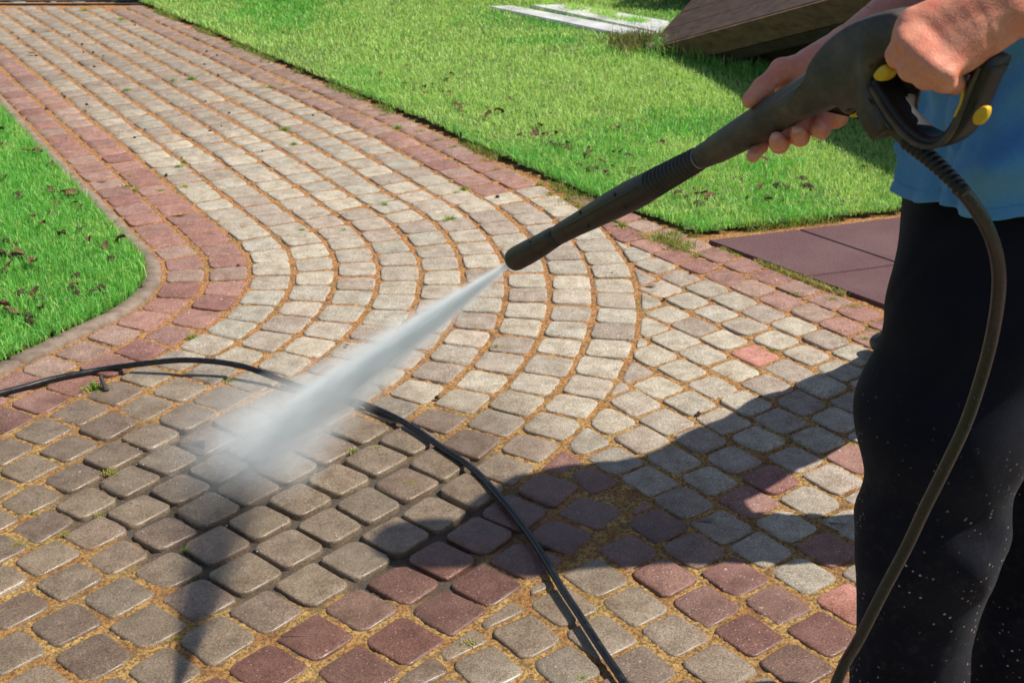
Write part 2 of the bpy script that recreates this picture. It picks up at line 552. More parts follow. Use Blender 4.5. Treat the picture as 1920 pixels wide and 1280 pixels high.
ST = Stones()
BORDER = []
curves = [course(R0 + DR * k) for k in range(NCOL + 3)]

def resample(C, s0, pitch):
    seg = np.hypot(*np.diff(C, axis=0).T)
    s = np.concatenate([[0], np.cumsum(seg)])
    return s

for k in range(NCOL + 2):
    A, B = curves[k], curves[k + 1]
    mid = course(R0 + DR * (k + 0.5))
    seg = np.hypot(*np.diff(mid, axis=0).T)
    s = np.concatenate([[0], np.cumsum(seg)])
    ga = np.gradient(mid, axis=0)
    pos = random.uniform(0, 0.1)
    def cutpt(sv):
        p = np.array([np.interp(sv, s, mid[:, 0]), np.interp(sv, s, mid[:, 1])])
        t = np.array([np.interp(sv, s, ga[:, 0]), np.interp(sv, s, ga[:, 1])])
        t /= np.hypot(*t)
        n = np.array([-t[1], t[0]])
        sk = random.gauss(0, 0.02)
        n = n + t * sk; n /= np.hypot(*n)
        def hit(C):
            d = C - p
            along = d @ np.array([t[0], t[1]]) - (d @ np.array([n[0], n[1]])) * 0
            m = np.abs(d @ n) < 0.25
            idx = np.where(m & (np.hypot(d[:, 0], d[:, 1]) < 0.2))[0]
            if len(idx) == 0: return None
            i = idx[np.argmin(np.abs(d[idx] @ t))]
            return p + n * float(d[i] @ n)
        return hit(A), hit(B), p
    prev = cutpt(pos)
    pitch = 0.107
    while pos + 0.11 < s[-1]:
        nx = pos + random.gauss(pitch, 0.0025)
        cur = cutpt(nx)
        c = (prev[2] + cur[2]) / 2
        rel = c - CEN
        th = math.degrees(math.atan2(rel[1], rel[0]))
        ok = all(q is not None for q in (prev[0], prev[1], cur[0], cur[1]))
        arm1 = rel @ np.array([-math.sin(TH1), math.cos(TH1)]) > 0.0
        if k >= NCOL:                                      # red border that starts part way round
            if th > -33.0: ok = False
            kind = 'red'
        elif k < 2: kind = 'red'
        elif k >= NCOL - 2 and arm1: kind = 'red'
        else: kind = 'grey'
        if c[1] < 0.45 or 7.42 < c[1] < 7.60: ok = False
        fade = 0.55 * float(sstep(4.2, 6.4, c[1])) if k >= 2 else 0.25 * float(sstep(5.0, 6.6, c[1]))
        if ok:
            P = np.array([prev[0], cur[0], cur[1], prev[1]])
            if k >= NCOL: BORDER.append(c)
            ST.add(P, tint(kind, fade), near=c[1] < 4.6, gaps=(0.0066, 0.0037 if c[1] > 2.6 else 0.0044))
        prev, pos = cur, nx

# the straight-laid field on the right of the turn
for r in range(-38, 5):
    for q in range(-30, 38):
        c = F0 + FN * (r * FR) + (-FV) * (r * FS) + FV * (q * FP)
        if c[1] < 0.45 or c[1] > 4.2 or c[0] > 3.2 or c[0] < -0.6: continue
        h = FP / 2; g = FR / 2
        P = np.array([c - FV * h - FN * g, c + FV * h - FN * g, c + FV * h + FN * g, c - FV * h + FN * g])
        rel = c - CEN
        th = math.atan2(rel[1], rel[0])
        if th > TH1 + 0.1: continue
        t2 = th2(1.8)
        # the edge of the turned courses: an arc, then a straight line
        lim = R_EDGE if math.degrees(th) > -33 else R_EDGE + 2 * DR
        tha = max(th, t2)
        n = np.array([math.cos(tha), math.sin(tha)])
        if math.degrees(th) < -26 and math.degrees(th) > -37:
            n = np.array([math.cos(th), math.sin(th)])
        # clip by half-plane rel.n > lim
        out = []
        D = (P - CEN) @ n - lim
        for i in range(4):
            a, b = P[i], P[(i + 1) % 4]; da, db = D[i], D[(i + 1) % 4]
            if da >= 0: out.append(a)
            if da * db < 0: out.append(a + (b - a) * (da / (da - db)))
        if len(out) < 3: continue
        P2 = np.array(out)
        # give way to the last stones of the red border
        if math.degrees(th) > -44 and math.degrees(th) < -22:
            for bc in BORDER:
                dv_ = c - bc; dl = np.hypot(*dv_)
                if dl > 0.16 or len(P2) < 3: continue
                if dl < 0.05: P2 = P2[:0]; break
                n_ = dv_ / dl; D2 = (P2 - bc) @ n_ - 0.064
                o2 = []
                for i in range(len(P2)):
                    a, b = P2[i], P2[(i + 1) % len(P2)]; da, db = D2[i], D2[(i + 1) % len(P2)]
                    if da >= 0: o2.append(a)
                    if da * db < 0: o2.append(a + (b - a) * (da / (da - db)))
                P2 = np.array(o2)
            if len(P2) < 3: continue
            if len(P2) != 4 or min(D) < 0: out = [0]
        if area(P2) < 0.0013: continue
        cc = P2.mean(0)
        kind = 'red' if r >= 3 else 'grey'
        if min(np.hypot(*(cc - g_)) for g_ in RED_G) < 0.048: kind = 'red'
        if min(np.hypot(*(cc - g_)) for g_ in PINK_G) < 0.05: kind = 'pink'
        if cc[1] < 1.6 and random.random() < 0.35: kind = 'red'
        ST.add(P2, tint(kind), near=True, gaps=(0.0052, 0.0040) if len(out) == 4 and len(clean_poly(P2)) == 4 and min(D) >= 0 else None)

V = np.concatenate(ST.v); C_ = np.concatenate(ST.c)
me = raw_mesh('paving', V, np.concatenate(ST.f), np.concatenate(ST.s),
              {'tint': C_, 'wet': wetness(V[:, 0], V[:, 1])})
pav = link('driveway', me, M['paver'])
tag(pav, kind='structure')

# joint filling under and between the stones
def grid_sheet(x0, x1, y0, y1, d):
    xs = np.arange(x0, x1 + d / 2, d); ys = np.arange(y0, y1 + d / 2, d)
    X, Y = np.meshgrid(xs, ys, indexing='ij')
    nx, ny = X.shape
    i = np.arange(nx - 1)[:, None] * ny + np.arange(ny - 1)[None, :]
    q = np.stack([i, i + ny, i + ny + 1, i + 1], -1).reshape(-1, 4)
    return X.ravel(), Y.ravel(), q

VV = []; FF = []; n0 = 0
for (x0, x1, y0, y1, d) in ((-1.5, 1.5, 1.4, 3.3, 0.0055), (-2.0, 2.0, 3.3, 5.0, 0.012), (-4.2, 1.0, 5.0, 9.0, 0.03), (-2.2, 3.2, 0.4, 1.4, 0.03), (-2.6, -1.5, 1.4, 2.9, 0.03), (1.5, 3.2, 1.4, 3.3, 0.03)):
    X, Y, q = grid_sheet(x0, x1, y0, y1, d)
    w = washed(X, Y)
    z = -0.0046 + 0.0036 * (vnoise(X, Y, 60, 1) - 0.5) + 0.0035 * (vnoise(X, Y, 170, 2) - 0.5)
    z = z + 0.0010 * sstep(0.5, 0.8, vnoise(X, Y, 11, 8)) * (1 - w)
    z = z - w * (0.0022 + 0.0065 * (vnoise(X, Y, 24, 9)) + 0.004 * vnoise(X, Y, 90, 12))
    VV.append(np.column_stack([X, Y, z])); FF.append(q + n0); n0 += len(X)
V = np.concatenate(VV); F = np.concatenate(FF)
me = raw_mesh('joint_moss', V, F.ravel(), np.full(len(F), 4),
              {'washed': washed(V[:, 0], V[:, 1]), 'far': sstep(2.3, 3.3, V[:, 1])})
tag(link('joint_moss', me, M['moss']), 'orange moss and sand filling the joints between the pavers', 'moss', kind='stuff')

# ------------------------------------------------------------------ lawns
def right_edge(y):
    """x of the paving's right edge, far part"""
    pts = [(9.0, -3.10), (7.44, -2.05), (6.68, -1.51), (6.17, -1.155), (5.57, -0.73), (5.04, -0.35), (4.55, -0.035), (4.17, 0.225), (3.94, 0.41), (3.76, 0.575)]
    ys = [p[0] for p in pts][::-1]; xs = [p[1] for p in pts][::-1]
    return np.interp(y, ys, xs)

def in_right_lawn(x, y):
    x = np.asarray(x); y = np.asarray(y)
    a = x > right_edge(y)
    b = y > 3.78 + (x - 0.57) * 0.30
    return a & b

KERB_IN = course(R0 - 0.054)

def left_side(C, x, y):
    """signed side: > 0 when the point lies on the lawn side of a course line"""
    idx = np.argmin((x[:, None] - C[None, ::4, 0]) ** 2 + (y[:, None] - C[None, ::4, 1]) ** 2, axis=1) * 4
    idx = np.clip(idx, 1, len(C) - 2)
    t = C[idx + 1] - C[idx - 1]
    d = np.stack([x, y], 1) - C[idx]
    cr = t[:, 0] * d[:, 1] - t[:, 1] * d[:, 0]
    return -cr / np.hypot(t[:, 0], t[:, 1])

def terrain_sheet(name, x0, x1, y0, y1, d, mask, zf, mat):
    X, Y, q = grid_sheet(x0, x1, y0, y1, d)
    m = mask(X, Y)
    keep = m[q].all(1)
    q = q[keep]
    used = np.unique(q)
    re = np.full(len(X), -1); re[used] = np.arange(len(used))
    V = np.column_stack([X, Y, zf(X, Y)])[used]
    me = raw_mesh(name, V, re[q].ravel(), np.full(len(q), 4))
    return tag(link(name, me, mat), kind='structure')

terrain_sheet('lawn_ground', -3.4, 6.0, 3.6, 12.0, 0.03, lambda x, y: in_right_lawn(x, y),
              lambda x, y: 0.012 + 0.012 * (vnoise(x, y, 3, 21) - 0.5) + 0.01 * (vnoise(x, y, 14, 22) - 0.5), M['lawn'])
terrain_sheet('lawn_ground', -4.2, -0.9, 1.9, 6.4, 0.02, lambda x, y: left_side(KERB_IN, x, y) > 0.0,
              lambda x, y: 0.008 + 0.012 * (vnoise(x, y, 3, 23) - 0.5) + 0.01 * (vnoise(x, y, 14, 24) - 0.5), M['lawn'])

# great ground sheet out to the horizon, below everything else
bm = bmesh.new()
bmesh.ops.create_grid(bm, x_segments=2, y_segments=2, size=150)
me = bpy.data.meshes.new('ground'); bm.to_mesh(me); bm.free()
g = link('ground', me, M['lawn'], smooth=False); g.location = (0, 60, -0.045); tag(g, kind='structure')

def blades(name, X, Y, Z, H, Wd, tintc, lean=0.5, mat=None, seed=1, dirbias=None):
    r = np.random.default_rng(seed)
    n = len(X)
    a = r.uniform(0, 2 * PI, n)
    b = r.uniform(0, 2 * PI, n)
    ln = np.abs(r.normal(0, lean, n))
    dx, dy = np.cos(b) * ln, np.sin(b) * ln
    if dirbias is not None:
        dx += dirbias[0]; dy += dirbias[1]
    wx, wy = np.cos(a) * Wd * 0.5, np.sin(a) * Wd * 0.5
    V = np.empty((n, 5, 3), dtype=np.float32)
    V[:, 0] = np.stack([X - wx, Y - wy, Z], 1)
    V[:, 1] = np.stack([X + wx, Y + wy, Z], 1)
    mx, my, mz = X + dx * H * 0.35, Y + dy * H * 0.35, Z + H * 0.58
    V[:, 2] = np.stack([mx + wx * 0.8, my + wy * 0.8, mz], 1)
    V[:, 3] = np.stack([mx - wx * 0.8, my - wy * 0.8, mz], 1)
    V[:, 4] = np.stack([X + dx * H, Y + dy * H, Z + H * np.maximum(0.25, 1 - 0.35 * ln)], 1)
    i = np.arange(n)[:, None] * 5
    f = np.concatenate([i + np.array([[0, 1, 2, 3]]), i + np.array([[3, 2, 4]])], 1)
    s = np.tile([4, 3], n)
    t = np.repeat(tintc, 5, axis=0).reshape(n, 5, 3)
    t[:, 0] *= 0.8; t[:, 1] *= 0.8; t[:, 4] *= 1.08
    return raw_mesh(name, V.reshape(-1, 3), f.ravel(), s, {'tint': t.reshape(-1, 3)})

def grass_tint(x, y, r, side):
    n = len(x)
    g1 = np.array([0.14, 0.44, 0.075]); g2 = np.array([0.29, 0.72, 0.16]); ye = np.array([0.74, 0.88, 0.33])
    t = r.random(n)[:, None]
    c = g1 * (1 - t) + g2 * t
    if side == 'right':
        p = 0.5 * vnoise(x, y, 1.6, 31) + 0.32 * vnoise(x, y, 4.5, 32) + 0.18 * vnoise(x, y, 13, 33)
        # a drier belt runs across the middle of the lawn
        belt = np.exp(-(((x - 0.55) * 0.45 + (y - 5.35) * 0.75) / 0.75) ** 2)
        pe = sstep(0.36, 0.72, p + 0.26 * belt)
    else:
        p = 0.6 * vnoise(x, y, 4, 34) + 0.4 * vnoise(x, y, 12, 35)
        pe = 0.10 + 0.5 * sstep(0.45, 0.80, p)
    m = (r.random(n) < (0.07 + 0.80 * pe))[:, None]
    ye2 = ye * r.uniform(0.7, 1.1, n)[:, None]
    return np.where(m, ye2 * 0.75 + c * 0.25, c)

r1 = np.random.default_rng(5)
def scatter(x0, x1, y0, y1, dens, r):
    n = int((x1 - x0) * (y1 - y0) * dens)
    return r.uniform(x0, x1, n), r.uniform(y0, y1, n)
def in_view(x, y, mrg=0.45):
    z = y * CP + CAM_H * SP
    return (np.abs(x) < 0.40 * z + mrg)

parts = []
for (y0, y1, dens, w) in ((3.6, 4.7, 26000, 0.0026), (4.7, 6.0, 17000, 0.0034), (6.0, 8.6, 10000, 0.0046)):
    X, Y = scatter(-3.2, 3.6, y0, y1, dens, r1)
    k = in_right_lawn(X - 0.012, Y - 0.008) & in_view(X, Y)
    X, Y = X[k], Y[k]
    parts.append((X, Y, np.full(len(X), w)))
X = np.concatenate([p[0] for p in parts]); Y = np.concatenate([p[1] for p in parts]); W_ = np.concatenate([p[2] for p in parts])
edge = 1 - sstep(0.0, 0.10, np.minimum(X - right_edge(Y), (Y - 3.78 - (X - 0.57) * 0.30)))
H = r1.uniform(0.016, 0.036, len(X)) * (1 + 0.55 * edge * r1.random(len(X))) * (0.8 + 0.5 * vnoise(X, Y, 5, 41))
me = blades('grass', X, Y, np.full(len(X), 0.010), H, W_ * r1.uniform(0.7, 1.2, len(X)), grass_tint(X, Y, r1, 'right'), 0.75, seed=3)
tag(link('grass', me, M['blade'], smooth=False), 'mown green lawn with yellowish dry patches right of the drive', 'grass', kind='stuff')

X, Y = scatter(-2.6, -0.9, 2.0, 6.2, 34000, r1)
k = in_view(X, Y, 0.35)
X, Y = X[k], Y[k]
sd_ = left_side(KERB_IN, X, Y)
k = sd_ > -0.006
X, Y, sd_ = X[k], Y[k], sd_[k]
ed = 1 - sstep(0.0, 0.08, sd_)
H = r1.uniform(0.018, 0.040, len(X)) * (1 + 0.4 * ed * r1.random(len(X)))
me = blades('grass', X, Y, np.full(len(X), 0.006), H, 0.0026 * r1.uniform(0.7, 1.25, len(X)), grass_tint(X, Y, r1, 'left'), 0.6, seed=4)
tag(link('grass', me, M['blade'], smooth=False), 'lush green lawn inside the bend on the left of the drive', 'grass', kind='stuff')

# straggly grass and straw along the seam between pavers, lawn and rubber
XS, YS, HS, TS = [], [], [], []
def seam(pts, n, spread, h0, h1, straw):
    pts = np.array(pts)
    seg = np.hypot(*np.diff(pts, axis=0).T); s = np.concatenate([[0], np.cumsum(seg)])
    u = r1.uniform(0, s[-1], n)
    clump = vnoise(u, u * 0, 9, 51) > 0.45
    u = u[clump]; n = len(u)
    x = np.interp(u, s, pts[:, 0]) + r1.normal(0, spread, n)
    y = np.interp(u, s, pts[:, 1]) + r1.normal(0, spread, n)
    XS.append(x); YS.append(y); HS.append(r1.uniform(h0, h1, n))
    t = (r1.random(n) < straw)[:, None]
    TS.append(np.where(t, np.array([0.50, 0.42, 0.16]), np.array([0.20, 0.36, 0.05])) * r1.uniform(0.7, 1.1, n)[:, None])
E_ = [tuple(gp(*p)[:2]) for p in [(273, 13), (500, 110), (707, 200), (790, 233), (873, 270), (940, 303), (1007, 337), (1083, 367), (1190, 405), (1300, 445)]]
seam(E_, 5200, 0.012, 0.010, 0.040, 0.35)
seam([tuple(gp(*p)[:2]) for p in [(1170, 415), (1240, 445), (1290, 468)]], 900, 0.022, 0.010, 0.038, 0.6)
seam([tuple(gp(*p)[:2]) for p in [(1340, 462), (1500, 520), (1650, 578)]], 1900, 0.007, 0.006, 0.022, 0.85)
seam([tuple(gp(*p)[:2]) for p in [(1310, 440), (1500, 418), (1740, 394)]], 2400, 0.014, 0.008, 0.035, 0.45)
seam([tuple(gp(*p)[:2]) for p in [(1000, 350), (1060, 372), (1100, 390), (1130, 400)]], 500, 0.03, 0.008, 0.03, 0.6)
X = np.concatenate(XS); Y = np.concatenate(YS); H = np.concatenate(HS); T_ = np.concatenate(TS)
me = blades('fringe', X, Y, np.full(len(X), -0.004), H, np.full(len(X), 0.0022), T_, 0.9, seed=6)
tag(link('straggling_grass', me, M['weed'], smooth=False), 'straw coloured grass straggling over the paving edge', 'grass', kind='stuff')

# ------------------------------------------------------------------ kerb round the left lawn
bm = bmesh.new()
Cin, Cout = course(R0 - 0.054), course(R0 - 0.006)
i0 = 0
breaks = []
L = len(Cin)
step = 16
def kerb_piece(a, b, dz):
    rows = []
    for i in range(a, b + 1, 4):
        t = i / L
        j = min(int(t * len(Cout)), len(Cout) - 1)
        p, q = Cin[i], Cout[j]
        w = random.gauss(0, 0.0012)
        ring = []
        for (f, z) in ((0.0, -0.04), (0.0, 0.006), (0.12, 0.012), (0.55, 0.0135), (0.9, 0.011), (1.0, 0.003), (1.0, -0.04)):
            c = p * (1 - f) + q * f
            ring.append(bm.verts.new((c[0] + w, c[1], z + dz + random.gauss(0, 0.0007))))
        rows.append(ring)
    for r in range(len(rows) - 1):
        for k in range(6):
            bm.faces.new((rows[r][k], rows[r + 1][k], rows[r + 1][k + 1], rows[r][k + 1]))
    for ring in (rows[0], rows[-1]):
        bm.faces.new(ring)
a = 4
while a < L - 50:
    b = min(a + random.choice((12, 16, 20, 24)) if 220 < a < 270 else a + 44, L - 3)
    b = a + (b - a) // 4 * 4
    kerb_piece(a, b, random.gauss(-0.002, 0.0022))
    a = b + 1
bmesh.ops.recalc_face_normals(bm, faces=bm.faces)
me = bpy.data.meshes.new('kerb'); bm.to_mesh(me); bm.free()
kb = link('kerb', me, M['kerb'])
tag(kb, kind='structure')

# ------------------------------------------------------------------ rubber tiles
RA = np.array(gp(1318, 455)[:2]); RB = np.array(gp(1650, 578)[:2])
rd = RB - RA; rd /= np.hypot(*rd)
rn = np.array([math.cos(math.radians(18)), math.sin(math.radians(18))])
def rubber_tile(u0, u1, v0, v1):
    bm = bmesh.new()
    g_ = 0.004
    c = [RA + rd * u + rn * v for u, v in ((u0 + g_, v0 + g_), (u1 - g_, v0 + g_), (u1 - g_, v1 - g_), (u0 + g_, v1 - g_))]
    bot = [bm.verts.new((p[0], p[1], -0.04)) for p in c]
    m = sum(c) / 4
    mid = [bm.verts.new((p[0], p[1], 0.004)) for p in c]
    top = [bm.verts.new((*(p + (m - p) * 0.012), 0.008)) for p in c]
    bm.faces.new(top)
    for A_, B_ in ((bot, mid), (mid, top)):
        for i in range(4):
            bm.faces.new((A_[i], A_[(i + 1) % 4], B_[(i + 1) % 4], B_[i]))
    bmesh.ops.recalc_face_normals(bm, faces=bm.faces)
    me = bpy.data.meshes.new('rubber_tile'); bm.to_mesh(me); bm.free()
    return me
bmA = []
spots = []
for i in range(0, 6):
    for j in range(0, 4):
        u0 = 0.38 + (i - 1) * 0.5; v0 = 0.02 + j * 0.30 if j < 1 else 0.02 + 0.30 + (j - 1) * 0.5
        v1 = 0.32 if j < 1 else v0 + 0.5
        if i == 0: u0_, u1_ = 0.0, 0.38
        else: u0_, u1_ = u0, u0 + 0.5
        if RA[0] + rn[0] * v0 > 2.6: continue
        me = rubber_tile(u0_, u1_, v0 if j else 0.012, v1)
        o = link('rubber_tile', me, M['rubber'], smooth=False)
        rw = ['touching the lawn corner', 'second from the lawn corner', 'third from the lawn corner', 'fourth from the lawn corner', 'fifth from the lawn corner', 'sixth from the lawn corner'][i]
        rc = ['in the row against the red pavers', 'one row back from the red pavers', 'two rows back from the red pavers', 'three rows back from the red pavers'][j]
        tag(o, 'maroon rubber tile ' + rw + ', ' + rc, 'rubber tile', 'rubber tiles between lawn and drive')

# ------------------------------------------------------------------ tubes
def tube_mesh(name, pts, rad, seg=16, sub=8, close=True, ribs=None):
    """Catmull-Rom tube; rad a number or one value per point"""
    P = [np.array(p, dtype=float) for p in pts]
    rr = [rad] * len(P) if isinstance(rad, (int, float)) else list(rad)
    Q, R = [], []
    for i in range(len(P) - 1):
        p0 = P[i - 1] if i else 2 * P[0] - P[1]
        p1, p2 = P[i], P[i + 1]
        p3 = P[i + 2] if i + 2 < len(P) else 2 * P[-1] - P[-2]
        for k in range(sub):
            t = k / sub
            Q.append(0.5 * ((2 * p1) + (-p0 + p2) * t + (2 * p0 - 5 * p1 + 4 * p2 - p3) * t * t + (-p0 + 3 * p1 - 3 * p2 + p3) * t ** 3))
            R.append(rr[i] * (1 - t) + rr[i + 1] * t)
    Q.append(P[-1]); R.append(rr[-1])
    Q = np.array(Q); R = np.array(R)
    T = np.gradient(Q, axis=0); T /= np.linalg.norm(T, axis=1)[:, None]
    up = np.array([0.0, 0.0, 1.0])
    n = np.cross(T[0], up)
    if np.linalg.norm(n) < 1e-3: n = np.cross(T[0], (0, 1, 0))
    n /= np.linalg.norm(n)
    a = np.linspace(0, 2 * PI, seg, endpoint=False)
    V = []
    for i in range(len(Q)):
        n = n - T[i] * (n @ T[i]); n /= np.linalg.norm(n)
        b = np.cross(T[i], n)
        V.append(Q[i] + R[i] * (np.cos(a)[:, None] * n + np.sin(a)[:, None] * b))
    m = len(Q)
    V = np.concatenate(V + [Q[:1], Q[-1:]])
    f, s = [], []
    i = np.arange(seg); j = (i + 1) % seg
    for k in range(m - 1):
        f.append(np.stack([k * seg + i, k * seg + j, (k + 1) * seg + j, (k + 1) * seg + i], 1).ravel()); s.append(np.full(seg, 4))
    f.append(np.stack([j, i, np.full(seg, m * seg)], 1).ravel()); s.append(np.full(seg, 3))
    f.append(np.stack([(m - 1) * seg + i, (m - 1) * seg + j, np.full(seg, m * seg + 1)], 1).ravel()); s.append(np.full(seg, 3))
    return raw_mesh(name, V, np.concatenate(f), np.concatenate(s))

# ------------------------------------------------------------------ the high pressure hose
def zgun(px, py, off=0.0):
    """depth of the upright plane the spray gun lies in"""
    return 1.6775 / (1.3087 * (px - 960) / FPX + 0.4226 * (640 - py) / FPX + 0.9063) + off
def gun(px, py, off=0.0):
    return at(px, py, zgun(px, py)) + GN * off
GN = Vector((1.3087, 1, 0)).normalized()          # plane normal, away from the camera

hp = []
for (px, py, z) in ((1797, 352, 1.215), (1818, 375, 1.225), (1850, 425, 1.25), (1869, 480, 1.28), (1873, 540, 1.31), (1862, 620, 1.35), (1842, 700, 1.38),
                    (1812, 790, 1.41), (1775, 870, 1.44), (1735, 950, 1.47), (1700, 1025, 1.50), (1655, 1110, 1.53), (1612, 1195, 1.56), (1566, 1285, 1.60)):
    hp.append(at(px, py, z))
hp += [Vector((0.335, 1.20, 0.20)), Vector((0.30, 1.14, 0.08)), Vector((0.26, 1.07, 0.012)), Vector((0.215, 1.10, 0.009)), Vector((0.212, 1.22, 0.009)), Vector((0.210, 1.34, 0.009)), Vector((0.205, 1.45, 0.009)), Vector((0.199, 1.55, 0.009)), Vector((0.192, 1.63, 0.009))]
gpts = [(1285, 1450), (1170, 1280), (1127, 1215), (1085, 1150), (1052, 1100), (1020, 1045), (990, 1000), (960, 960), (935, 930), (905, 895), (870, 866), (830, 840), (785, 808), (740, 782), (690, 760), (640, 744), (580, 730),
        (530, 713), (495, 700), (460, 688), (420, 680), (380, 676), (340, 675), (300, 678), (250, 684), (200, 691), (150, 700), (100, 710), (50, 724), (0, 737), (-80, 760), (-200, 790), (-340, 860)]
for i, (px, py) in enumerate(gpts[1:]):
    h = 0.0088
    if 200 <= px <= 560: h += 0.030 * math.sin((px - 200) / 360 * PI) ** 1.0
    if 960 < px < 1200: h += 0.007 * math.sin((px - 960) / 240 * PI) ** 2
    if px < 0: h = 0.0085
    hp.append(gp(px, py, h))
me = tube_mesh('hose', hp, [0.0070 + 0 * i for i in range(len(hp))], 14, 6)
ho = link('pressure_hose', me, M['hose'])
tag(ho, 'black high pressure hose running from the spray gun and snaking over the wet pavers', 'hose')

# ------------------------------------------------------------------ spray gun
T0 = gun(963, 488)
GUN = empty('pressure_washer_gun', tuple(gun(1600, 150)))
tag(GUN, 'dusty black pressure washer gun and lance held in both hands', 'spray gun')

def lance_part(name, sections, mat, seg=28, caps=True, parent=None, flat=1.0):
    """sections: (px, py, width in px) along the gun plane -> lofted round body"""
    P = [gun(s[0], s[1], s[3] if len(s) > 3 else 0) for s in sections]
    R = [s[2] / 2 / FPX * zgun(s[0], s[1]) for s in sections]
    rings = []
    for i, p in enumerate(P):
        t = (P[min(i + 1, len(P) - 1)] - P[max(i - 1, 0)]).normalized()
        n = GN - t * GN.dot(t); n.normalize()
        b = t.cross(n)
        rings.append([p + (n * math.cos(a) * flat + b * math.sin(a)) * R[i] for a in [2 * PI * k / seg for k in range(seg)]])
    V = [tuple(v) for r in rings for v in r]
    f, s = [], []
    m = len(rings)
    for k in range(m - 1):
        for i in range(seg):
            j = (i + 1) % seg
            f += [k * seg + i, k * seg + j, (k + 1) * seg + j, (k + 1) * seg + i]; s.append(4)
    if caps:
        f += list(range(seg))[::-1]; s.append(seg)
        f += [(m - 1) * seg + i for i in range(seg)]; s.append(seg)
    me = raw_mesh(name, V, f, s)
    return link(name, me, mat, parent or GUN)

def lerp_sections(ss, n):
    out = []
    for i in range(len(ss) - 1):
        a, b = ss[i], ss[i + 1]
        for k in range(n):
            t = k / n
            out.append(tuple(a[j] * (1 - t) + b[j] * t for j in range(3)))
    out.append(tuple(ss[-1][:3]))
    return out

# nozzle head, with its round recess at the tip
noz = lance_part('nozzle', [(966, 486.5, 22), (963.5, 488, 24), (962.5, 488.5, 36), (964, 487.6, 42), (968, 485, 45), (990, 473, 45.5), (1015, 459, 43), (1036, 446, 40), (1048, 440, 37)], M['lance'])
lance_part('nozzle_bore', [(969, 485, 2), (966.4, 486.2, 20), (962.4, 488.6, 23), (962.2, 488.8, 17), (970, 484, 12), (972, 483, 2)], M['dark'], caps=True)
lance_part('lance', [(1046, 441, 35), (1052, 437.5, 39), (1056, 435, 39.5), (1080, 422, 42), (1110, 406, 48), (1149, 385, 55), (1185, 366, 59), (1205, 356, 58), (1224, 345, 54), (1232, 341, 50)], M['lance'])
# raised seam ridges and moulded marks on the lance body
rib = []
for (a, b, off) in (((1075, 421), (1215, 346), -0.0195),):
    n = 10
    P = []
    for k in range(n + 1):
        t = k / n
        px = a[0] + (b[0] - a[0]) * t; py = a[1] + (b[1] - a[1]) * t
        w = np.interp(px, [1052, 1110, 1185, 1224], [39, 48, 59, 54]) / 2 / FPX * zgun(px, py)
        P.append(gun(px, py, -w * 0.985))
    me = tube_mesh('seam', P, [0.0006] + [0.0015] * (n - 1) + [0.0006], 8, 3)
    link('seam_ridge', me, M['lance'], GUN)
def plug(px, py, r=0.0022, depth=None, mat='dark', name='screw_hole'):
    w = np.interp(px, [960, 990, 1052, 1110, 1185, 1224], [45, 45, 39, 48, 59, 54]) / 2
    cx = np.interp(px, [966, 1048, 1110, 1149, 1224], [486, 440, 406, 385, 345])
    # offset from the axis decides how far round the barrel the mark sits
    d = (py - cx) * 0.87
    s = max(-0.95, min(0.95, d / w))
    off = -w * math.sqrt(1 - s * s) / FPX * zgun(px, py)
    c = gun(px, py, off * 1.0)
    bm = bmesh.new()
    bmesh.ops.create_uvsphere(bm, u_segments=12, v_segments=8, radius=r)
    for v in bm.verts:
        v.co = Vector((v.co.x * 0.7, v.co.y, v.co.z * 1.2)) + c - GN * 0.0002
    me = bpy.data.meshes.new(name); bm.to_mesh(me); bm.free()
    link(name, me, M[mat], GUN)
for p in ((1007, 448), (1023, 473), (1103, 395), (1117, 421), (1172, 360), (1189, 385)):
    plug(*p)
# ribbed bayonet sleeve
ss = []
cl = [(1222, 346), (1311, 297)]
N = 13
for k in range(N):
    t0 = k / N; t1 = (k + 0.55) / N; t2 = (k + 0.62) / N; t3 = (k + 0.95) / N
    for t, dw in ((t0, 0), (t0 + 0.02, 3.2), (t1, 3.2), (t2, -1.5), (t3, -1.5)):
        w = 52 - 9 * t + dw
        ss.append((cl[0][0] + (cl[1][0] - cl[0][0]) * t, cl[0][1] + (cl[1][1] - cl[0][1]) * t, w))
ss.append((1313, 296, 40)); ss.append((1322, 291, 40))
lance_part('ribbed_sleeve', ss, M['lance'])
lance_part('coupling_ring', [(1300, 303, 30), (1301, 302.5, 41.5), (1312, 296.5, 41.5), (1313, 296, 30)], simple_mat('grey_ring', (0.20, 0.20, 0.21), (0.34, 0.34, 0.35), 80, 0.45, 0.1))
# barrel shroud of the gun
sh = [(1311, 297, 30), (1313, 296, 42), (1318, 293, 46), (1330, 287, 49), (1338, 283, 51), (1340, 281.5, 54), (1372, 263, 60), (1400, 247, 65), (1440, 222, 69), (1480, 199, 73), (1520, 177, 78), (1550, 158, 80), (1575, 143, 66), (1595, 131, 40)]
lance_part('barrel_shroud', sh, M['plastic'], 36, flat=0.92)

